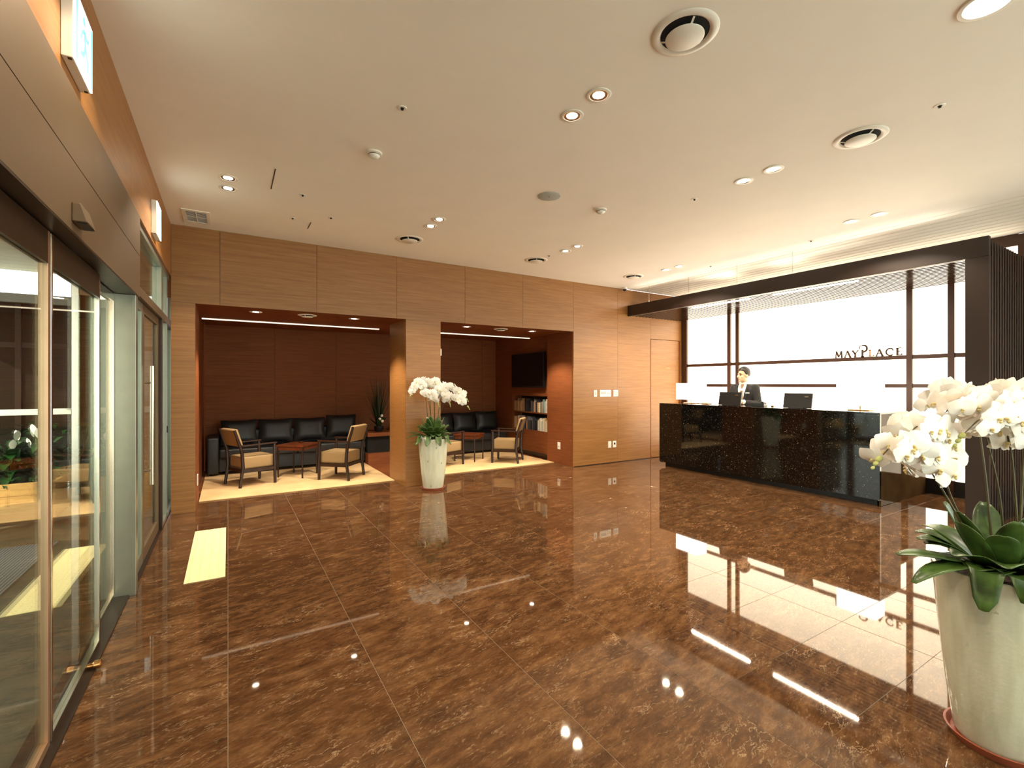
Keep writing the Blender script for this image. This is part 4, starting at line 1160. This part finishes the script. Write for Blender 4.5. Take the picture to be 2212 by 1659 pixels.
# book niche
bs = thing('book_niche', 'wooden two-row book niche under the television', 'bookshelf', (0, 0, 0))
box('back_panel', 5.485, 5.499, 7.172, 8.615, 0.492, 1.233, 'dark_wood', bs)
for z0, z1 in ((0.492, 0.52), (0.862, 0.885), (1.21, 1.233)):
    box('shelf', 5.252, 5.484, 7.172, 8.615, z0, z1, 'veneer_red', bs)
for n_, z in enumerate((0.5205, 0.8855)):
    y = 7.19; k = 0
    while y < 8.56:
        w = rnd.uniform(0.022, 0.05); h_ = rnd.uniform(0.19, 0.27); d = rnd.uniform(0.14, 0.19)
        if rnd.random() < 0.07: y += rnd.uniform(0.03, 0.08)
        fy = (y - 7.19) / 1.4
        # pale spines at the end near the opening, dark ones further in
        cand = [6, 7, 9, 11, 7, 1, 10] if fy < 0.35 else ([2, 3, 4, 5, 5, 0] if fy < 0.7 else [0, 1, 10, 1, 6])
        ci = rnd.choice(cand)
        b_ = thing('book', '%s book, %s from the lounge opening on the %s niche row' % (BOOKN[ci], ordinal(k), ('lower', 'upper')[n_]), 'book', (5.262 + rnd.uniform(0, 0.02), y, z), 0,
                   ('books on the lower niche row', 'books on the upper niche row')[n_])
        cv = MB(); cv.box(0, 0.003, 0, w, 0, h_); cv.box(0.003, d, 0, 0.002, 0, h_); cv.box(0.003, d, w - 0.002, w, 0, h_)
        cv.build('cover', BOOKM[ci], b_)
        box('pages', 0.0035, d - 0.004, 0.0025, w - 0.0025, 0.004, h_ - 0.004, 'paper', b_)
        y += w + 0.002; k += 1

# ------------------------------------------------------------------ orchids
def petal(L_, W, bend, ang, lift, cup=0.35, nu=6, nv=4, tipw=0.0):
    """petal in XZ plane pointing at angle ang, facing -Y"""
    vv = []; ff = []
    for i in range(nu + 1):
        f = i / nu
        wid = W * (math.sin(math.pi * min(1, f * 0.86 + 0.10))) ** 0.75 * (1 - 0.55 * f ** 6)
        for jx in range(nv + 1):
            s = jx / nv * 2 - 1
            x = s * wid; z = L_ * f; y = -lift * f + bend * f * f + cup * W * (1 - s * s) * -0.3 + 0.10 * W * abs(s) ** 2 * math.sin(6 * f)
            a = R(ang)
            vv.append((x * math.cos(a) + z * math.sin(a), y, -x * math.sin(a) + z * math.cos(a)))
    for i in range(nu):
        for jx in range(nv):
            a = i * (nv + 1) + jx; ff.append((a, a + 1, a + nv + 2, a + nv + 1))
    return vv, ff
fm = MB()
for ang, L_, W, bd in ((0, 0.052, 0.021, 0.014), (128, 0.050, 0.020, 0.014), (-128, 0.050, 0.020, 0.014)):
    fm.add(*petal(L_, W, bd, ang, 0.0))
for ang in (78, -78):
    v_, f_ = petal(0.058, 0.036, 0.016, ang, 0.008); fm.add([(a, b - 0.003, c) for a, b, c in v_], f_)
flower_me = fm.mesh('flower', 'petal', True)
lm_ = MB(); lm_.ball((0, -0.012, -0.004), (0.005, 0.008, 0.005), 8, 6); lm_.ball((0, -0.014, -0.012), (0.006, 0.004, 0.007), 8, 6)
lip_me = lm_.mesh('lip', 'lip', True)
bud_me = MB().ball((0, 0, 0), (0.009, 0.009, 0.014), 8, 6).mesh('bud', 'bud', True)
CR = Vector((0.8545, -0.5195, 0)); CF = Vector((0.5195, 0.8545, 0))
def catmull(P, n):
    P = [Vector(p) for p in P]; P = [P[0] * 2 - P[1]] + P + [P[-1] * 2 - P[-2]]
    out = []; segs = len(P) - 3
    for k in range(n + 1):
        u = k / n * segs; i = min(int(u), segs - 1); f = u - i
        a, b_, c, d = P[i:i + 4]
        out.append(0.5 * ((2 * b_) + (c - a) * f + (2 * a - 5 * b_ + 4 * c - d) * f * f + (3 * b_ - a - 3 * c + d) * f ** 3))
    return out
POT = [(0.0, 0.0), (0.128, 0.0), (0.140, 0.02), (0.165, 0.22), (0.188, 0.45), (0.202, 0.63), (0.207, 0.675), (0.207, 0.69), (0.196, 0.692), (0.190, 0.67), (0.186, 0.62)]
def orchid_pot(loc, label, sprays, leaves, seed, fsc=1.0):
    r = random.Random(seed)
    t = thing('potted_orchid', label, 'potted plant', loc, 0)
    MB().lathe([(0.0, 0.0005), (0.15, 0.0005), (0.166, 0.03), (0.168, 0.034), (0.160, 0.034), (0.146, 0.010), (0.0, 0.010)], 40, cap=False).build('saucer', 'saucer', t, True)
    MB().lathe([(a, z + 0.0105) for a, z in POT], 48, cap=False).build('pot', 'glaze', t, True)
    MB().lathe([(0.0, 0.672), (0.08, 0.668), (0.189, 0.655)], 32, cap=False).build('soil', 'soil', t, True)
    for (P, n_fl, start) in sprays:
        pts = [CR * l + CF * d + Vector((0, 0, z)) for l, d, z in P]
        c = catmull(pts, 40)
        MB().tube(c, [0.0045 - 0.0025 * k / 40 for k in range(41)], 6).build('stem', 'stem', t, True)
        for k in range(n_fl):
            f = start + (0.94 - start) * k / max(1, n_fl - 1)
            p = c[int(f * 40)]; tg = (c[min(40, int(f * 40) + 1)] - c[max(0, int(f * 40) - 1)]).normalized()
            side = tg.cross(Vector((0, 0, 1))); side.normalize()
            sg_ = 1 if k % 2 else -1
            # flowers face out from the stem, mostly towards the open room
            face = (-CF * r.uniform(0.5, 1.0) + side * sg_ * r.uniform(0.15, 0.9) + Vector((0, 0, r.uniform(-0.45, 0.15))) + CR * r.uniform(-0.5, 0.2)).normalized()
            q = (-face).to_track_quat('Y', 'Z')
            off = side * sg_ * 0.030 * fsc + face * 0.025 * fsc + Vector((0, 0, r.uniform(-0.015, 0.015)))
            sc = r.uniform(0.88, 1.1) * fsc * (1.0 if k < n_fl - 2 else 0.8)
            o = link('flower', flower_me, t, p + off)
            e = q.to_euler(); o.rotation_euler = e; o.scale = (sc, sc, sc)
            o.rotation_euler.rotate_axis('Y', r.uniform(-0.5, 0.5))
            link('lip', lip_me, o)
        for k in range(3):
            p = c[40] + (c[40] - c[38]).normalized() * (0.012 + 0.018 * k) + Vector((0, 0, -0.006 * k)); 
            o = link('bud', bud_me, t, p); s_c = (1 - 0.2 * k) * fsc; o.scale = (s_c, s_c, s_c)
            o.rotation_euler = (c[40] - c[38]).to_track_quat('Z', 'Y').to_euler()
    for (a, L_, W, rise, droop) in leaves:
        d = CR * math.cos(R(a)) + CF * math.sin(R(a)); sd_ = Vector((-d.y, d.x, 0)); vv = []
        nu = 10
        for q in range(nu + 1):
            f = q / nu
            p = d * (0.03 + L_ * f * (1 - 0.12 * f)) + Vector((0, 0, 0.675 + rise * f - droop * f * f))
            rr = math.hypot(p.x, p.y)
            if rr < 0.235:      # lie over the pot rim, never through it
                p.z = max(p.z, 0.69 + 0.045 * min(1.0, rr / 0.17))
            w = W * (math.sin(math.pi * min(1.0, f * 0.84 + 0.10))) ** 0.6 * (1 - 0.5 * f ** 9) + 0.002
            for s in (-1, -0.5, 0, 0.5, 1):
                vv.append(p + sd_ * w * s + Vector((0, 0, 0.28 * w * abs(s) ** 1.3)))
        m = MB(); m.add(vv, [(q * 5 + k, q * 5 + k + 1, q * 5 + k + 6, q * 5 + k + 5) for q in range(nu) for k in range(4)])
        o = m.build('leaf', 'leaf', t, True)
        s2 = o.modifiers.new('thick', 'SOLIDIFY'); s2.thickness = 0.003
    return t
near = [([(-0.02, 0.0, 0.68), (-0.16, 0, 0.90), (-0.27, -0.02, 1.06), (-0.38, -0.05, 1.18), (-0.49, -0.08, 1.21), (-0.56, -0.10, 1.17)], 14, 0.465),
        ([(0.0, 0.05, 0.68), (-0.14, 0.05, 0.96), (-0.21, 0.03, 1.12), (-0.29, 0.0, 1.24), (-0.37, -0.05, 1.285), (-0.46, -0.09, 1.24)], 14, 0.46),
        ([(0.03, 0.0, 0.68), (0.0, 0.0, 1.0), (-0.05, 0.0, 1.22), (-0.12, -0.03, 1.36), (-0.21, -0.05, 1.385), (-0.31, -0.06, 1.30)], 14, 0.44),
        ([(0.02, -0.06, 0.68), (0.0, -0.06, 1.0), (-0.03, -0.07, 1.2), (-0.09, -0.09, 1.32), (-0.16, -0.10, 1.33), (-0.24, -0.10, 1.26)], 13, 0.46),
        ([(0.04, -0.03, 0.68), (0.05, -0.04, 1.1), (0.04, -0.06, 1.34), (0.0, -0.08, 1.43), (-0.07, -0.09, 1.42), (-0.14, -0.09, 1.33)], 14, 0.44),
        ([(0.06, 0.0, 0.68), (0.09, -0.02, 1.1), (0.13, -0.05, 1.36), (0.20, -0.07, 1.44), (0.29, -0.08, 1.40), (0.38, -0.1, 1.30)], 13, 0.46),
        ([(0.05, 0.07, 0.68), (0.06, 0.12, 1.1), (0.07, 0.18, 1.36), (0.05, 0.25, 1.43), (0.0, 0.30, 1.40), (-0.06, 0.33, 1.32)], 11, 0.46)]
lv = [(178, 0.42, 0.050, 0.18, 0.10), (192, 0.46, 0.042, 0.20, 0.19), (160, 0.27, 0.055, 0.26, 0.14), (215, 0.27, 0.065, 0.17, 0.24), (240, 0.24, 0.070, 0.20, 0.22), (268, 0.22, 0.055, 0.26, 0.24),
      (290, 0.26, 0.06, 0.24, 0.2), (320, 0.28, 0.06, 0.2, 0.2), (0, 0.3, 0.06, 0.22, 0.18), (35, 0.28, 0.06, 0.24, 0.2), (70, 0.26, 0.055, 0.26, 0.2), (105, 0.28, 0.055, 0.3, 0.18),
      (135, 0.26, 0.055, 0.28, 0.16), (228, 0.16, 0.05, 0.30, 0.10), (305, 0.16, 0.05, 0.34, 0.10), (185, 0.17, 0.05, 0.30, 0.08), (255, 0.15, 0.045, 0.36, 0.08), (205, 0.22, 0.06, 0.06, 0.20)]
lv += [(a + 8, 0.24, 0.055, 0.24, 0.14) for a in range(150, 360, 35)] + [(a, 0.16, 0.05, 0.32, 0.06) for a in range(0, 360, 60)]
orchid_pot((2.666, 0.590, 0.0), 'large pale celadon pot of white orchids standing on the open floor', near, lv, 5, 1.12)
far = [([(-0.03, 0, 0.68), (-0.07, -0.03, 1.0), (-0.10, -0.05, 1.28), (-0.16, -0.07, 1.46), (-0.24, -0.08, 1.42), (-0.29, -0.09, 1.30)], 14, 0.46),
       ([(-0.02, 0.03, 0.68), (-0.04, 0.03, 1.1), (-0.06, 0.0, 1.38), (-0.10, -0.03, 1.50), (-0.17, -0.06, 1.48), (-0.22, -0.08, 1.38)], 13, 0.46),
       ([(0.0, 0, 0.68), (0.02, -0.02, 1.1), (0.0, -0.04, 1.38), (0.05, -0.06, 1.48), (0.12, -0.08, 1.42), (0.16, -0.1, 1.28)], 14, 0.44),
       ([(0.02, -0.02, 0.68), (0.03, -0.05, 1.0), (0.04, -0.08, 1.24), (0.10, -0.10, 1.37), (0.18, -0.12, 1.34), (0.24, -0.12, 1.20)], 14, 0.46),
       ([(0.04, 0.02, 0.68), (0.08, 0.0, 1.1), (0.14, -0.02, 1.34), (0.24, -0.05, 1.42), (0.36, -0.06, 1.36), (0.46, -0.07, 1.26)], 14, 0.46),
       ([(0.05, -0.02, 0.68), (0.10, -0.05, 1.0), (0.17, -0.06, 1.20), (0.27, -0.08, 1.29), (0.38, -0.08, 1.25), (0.48, -0.08, 1.15)], 14, 0.46),
       ([(0.0, -0.03, 0.68), (-0.02, -0.07, 1.0), (-0.04, -0.1, 1.22), (0.0, -0.13, 1.33), (0.05, -0.14, 1.30), (0.09, -0.15, 1.2)], 13, 0.46)]
lv2 = [(a + 11, L_ * 0.85, W * 0.95, rs * 1.15, dr) for a, L_, W, rs, dr in lv]
lv2 += [(a * 1.0 + 27, 0.22, 0.05, 0.30, 0.10) for a in range(0, 360, 30)] + [(a + 10, 0.30, 0.05, 0.12, 0.17) for a in range(180, 360, 36)]
orchid_pot((2.43, 6.10, 0.0), 'pale celadon pot of white orchids before the pillar between lounge openings', far, lv2, 11, 1.15)

# ------------------------------------------------------------------ outside the entrance
gr = struct(box('floor_outside', -14, -0.705, -6, 16, -0.12, -0.0005, 'paving'), 'grey stone paving outside the entrance')
tag(box('entrance_mat', -3.0, -1.33, 3.2, 5.82, 0.0, 0.010, 'mat', bevel=0.002), 'ribbed grey entrance mat on the paving outside', 'mat')
so = struct(box('ceiling_porch', -4.6, -0.70, -4, 9.2, 3.06, 3.16, 'grey_beam'), 'cream boarded porch soffit')
y = -4.0
bme = MB().box(-4.55, -0.71, 0.004, 0.236, 3.04, 3.059).mesh('board', 'soffit', bevel=0.004, seg=1)
while y < 9.1:
    link('board', bme, so, (0, y, 0)); y += 0.24
cl_ = struct(box('trim_2', -1.52, -1.38, 7.36, 7.50, 0.0, 3.039, 'bronze', bevel=0.004), 'square bronze porch column')
sun_block = struct(box('wall_sun_block', -4.5, -4.2, -6, 4.45, 0, 5.5, 'grey_beam'), 'added unseen wall keeping the sun off the glass')  # added out of view to block sun from the entrance glass
# dark glazed windbreak
wk = struct(link('window_3', None), 'dark glazed windbreak with grey top beam across the porch')
box('top_beam', -7.5, -0.72, 8.9, 9.1, 2.56, 2.68, 'grey_beam', wk)
xs = [-7.4, -6.3, -5.2, -4.1, -3.2, -2.45, -1.9, -1.35, -0.8]
for a, b_ in zip(xs[:-1], xs[1:]):
    box('mullion', a - 0.03, a + 0.03, 8.95, 9.03, 0.0, 2.559, 'dark_bronze', wk)
    box('glass_pane', a + 0.03, b_ - 0.03, 8.98, 9.0, 0.06, 2.559, 'ext_dark', wk)
    box('transom', a + 0.03, b_ - 0.03, 8.965, 8.979, 1.95, 2.02, 'dark_bronze', wk)
hr = thing('hand_rail', 'white horizontal rail on slim posts behind the planters', 'railing', (0, 7.75, 0))
box('rail', -7.0, -0.75, -0.03, 0.03, 1.08, 1.15, 'ext_white', hr, bevel=0.004)
for x in (-6.5, -4.8, -3.1, -0.9):
    box('post', x - 0.02, x + 0.02, -0.02, 0.02, 0, 1.079, 'dark_bronze', hr)
# planters
def leafy(m, p0, d, L_, W, rise, droop, nu=5):
    sd_ = Vector((-d.y, d.x, 0)); vv = []
    for q in range(nu + 1):
        f = q / nu; p = p0 + d * L_ * f + Vector((0, 0, rise * f - droop * f * f)); w = W * math.sin(math.pi * min(1, f * 0.92 + 0.06)) + 0.001
        vv += [p - sd_ * w + Vector((0, 0, w * 0.3)), p, p + sd_ * w + Vector((0, 0, w * 0.3))]
    m.add(vv, [(3 * q + k, 3 * q + k + 1, 3 * q + k + 4, 3 * q + k + 3) for q in range(nu) for k in range(2)])
def lily(x, y, z, seed, label, dense=46):
    r = random.Random(seed)
    t = thing('peace_lily', label, 'plant', (x, y, z), 0, 'peace lilies in the planters')
    for k in range(dense):
        a = r.uniform(0, 6.28); d = Vector((math.cos(a), math.sin(a), 0)); h_ = r.uniform(0.03, 0.40)
        m = MB(); leafy(m, Vector((d.x * 0.04, d.y * 0.04, h_)), d, r.uniform(0.10, 0.18), r.uniform(0.03, 0.05), r.uniform(0.05, 0.22), r.uniform(0.05, 0.2))
        m.tube([(0, 0, 0.0), (d.x * 0.04, d.y * 0.04, h_)], 0.004, 4)
        m.build('leaf', 'leaf_dark', t, True)
    for k in range(r.choice((3, 4, 5))):
        a = r.uniform(3.4, 6.0); d = Vector((math.cos(a), math.sin(a), 0)); p = Vector((d.x * 0.10, d.y * 0.13, r.uniform(0.34, 0.60)))
        MB().tube([(0, 0, 0), (p.x * 0.5, p.y * 0.5, p.z * 0.6), tuple(p)], 0.004, 5).build('flower_stem', 'leaf', t)
        m = MB(); leafy(m, p, (d + Vector((r.uniform(-.4, .4), 0, 0))).normalized(), 0.03, 0.03, 0.11, 0.0)
        m.build('spathe', 'petal', t, True)
def planter(xa, xb, label):
    t = thing('planter_box', label, 'planter', ((xa + xb) / 2, 7.04, 0))
    w = (xb - xa) / 2
    for k in range(3):
        z0 = 0.02 + k * 0.132
        box('board', -w, w, -0.22, -0.19, z0, z0 + 0.129, 'planter_wood', t, bevel=0.002)
        box('board', -w, w, 0.19, 0.22, z0, z0 + 0.129, 'planter_wood', t)
        for s in (-1, 1):
            box('end_board', min(s * w, s * (w - 0.03)), max(s * w, s * (w - 0.03)), -0.189, 0.189, z0, z0 + 0.129, 'planter_wood', t)
    box('soil', -w + 0.03, w - 0.03, -0.189, 0.189, 0.02, 0.38, 'soil', t)
planter(-2.62, -1.58, 'tan wooden planter box of lilies beyond the porch column')
planter(-1.34, -0.78, 'short tan wooden planter box of lilies beside the glazed wall')
for k, (x, y) in enumerate(((-2.45, 7.02), (-2.2, 7.08), (-1.98, 6.98), (-1.74, 7.06), (-2.32, 6.94), (-1.86, 7.12), (-1.2, 7.0), (-0.98, 7.06))):
    lily(x, y, 0.3805, 40 + k, ('peace lily at the far end of the long planter', 'peace lily second from the far end of the long planter', 'peace lily at the front middle of the long planter', 'peace lily at the column end of the long planter',
         'front peace lily near the far end of the long planter', 'rear peace lily near the column end of the long planter', 'peace lily at the column end of the short planter', 'peace lily at the glazing end of the short planter')[k])
bn = thing('garden_bench', 'low sunlit wooden bench slab in front of the planters', 'bench', (-2.3, 6.62, 0))
box('seat', -0.9, 0.9, -0.12, 0.12, 0.18, 0.22, 'planter_wood', bn, bevel=0.003)
for x in (-0.7, 0.7):
    box('leg', x - 0.04, x + 0.04, -0.1, 0.1, 0, 0.179, 'planter_wood', bn)
# clipped hedge behind the windbreak
hg = random.Random(3)
t = thing('hedge', 'dark green leafy hedge growing behind the white rail', 'hedge', (-3.0, 8.35, 0))
m = MB()
for k in range(1400):
    p = Vector((hg.uniform(-3.6, 2.1), hg.uniform(-0.22, 0.22), hg.uniform(0.05, 0.95)))
    a = hg.uniform(0, 6.28); d = Vector((math.cos(a), math.sin(a), 0)); leafy(m, p, d, 0.09, 0.024, hg.uniform(-0.03, 0.07), 0.03, 2)
o = m.build('foliage', 'leaf_dark', t, True); o['kind'] = 'stuff'
m = MB()
for k in range(12):
    x = -3.4 + k * 0.48; m.tube([(x, 0, 0), (x + 0.04, 0.02, 0.9)], [0.018, 0.008], 6)
m.build('twigs', 'dark_wood', t)
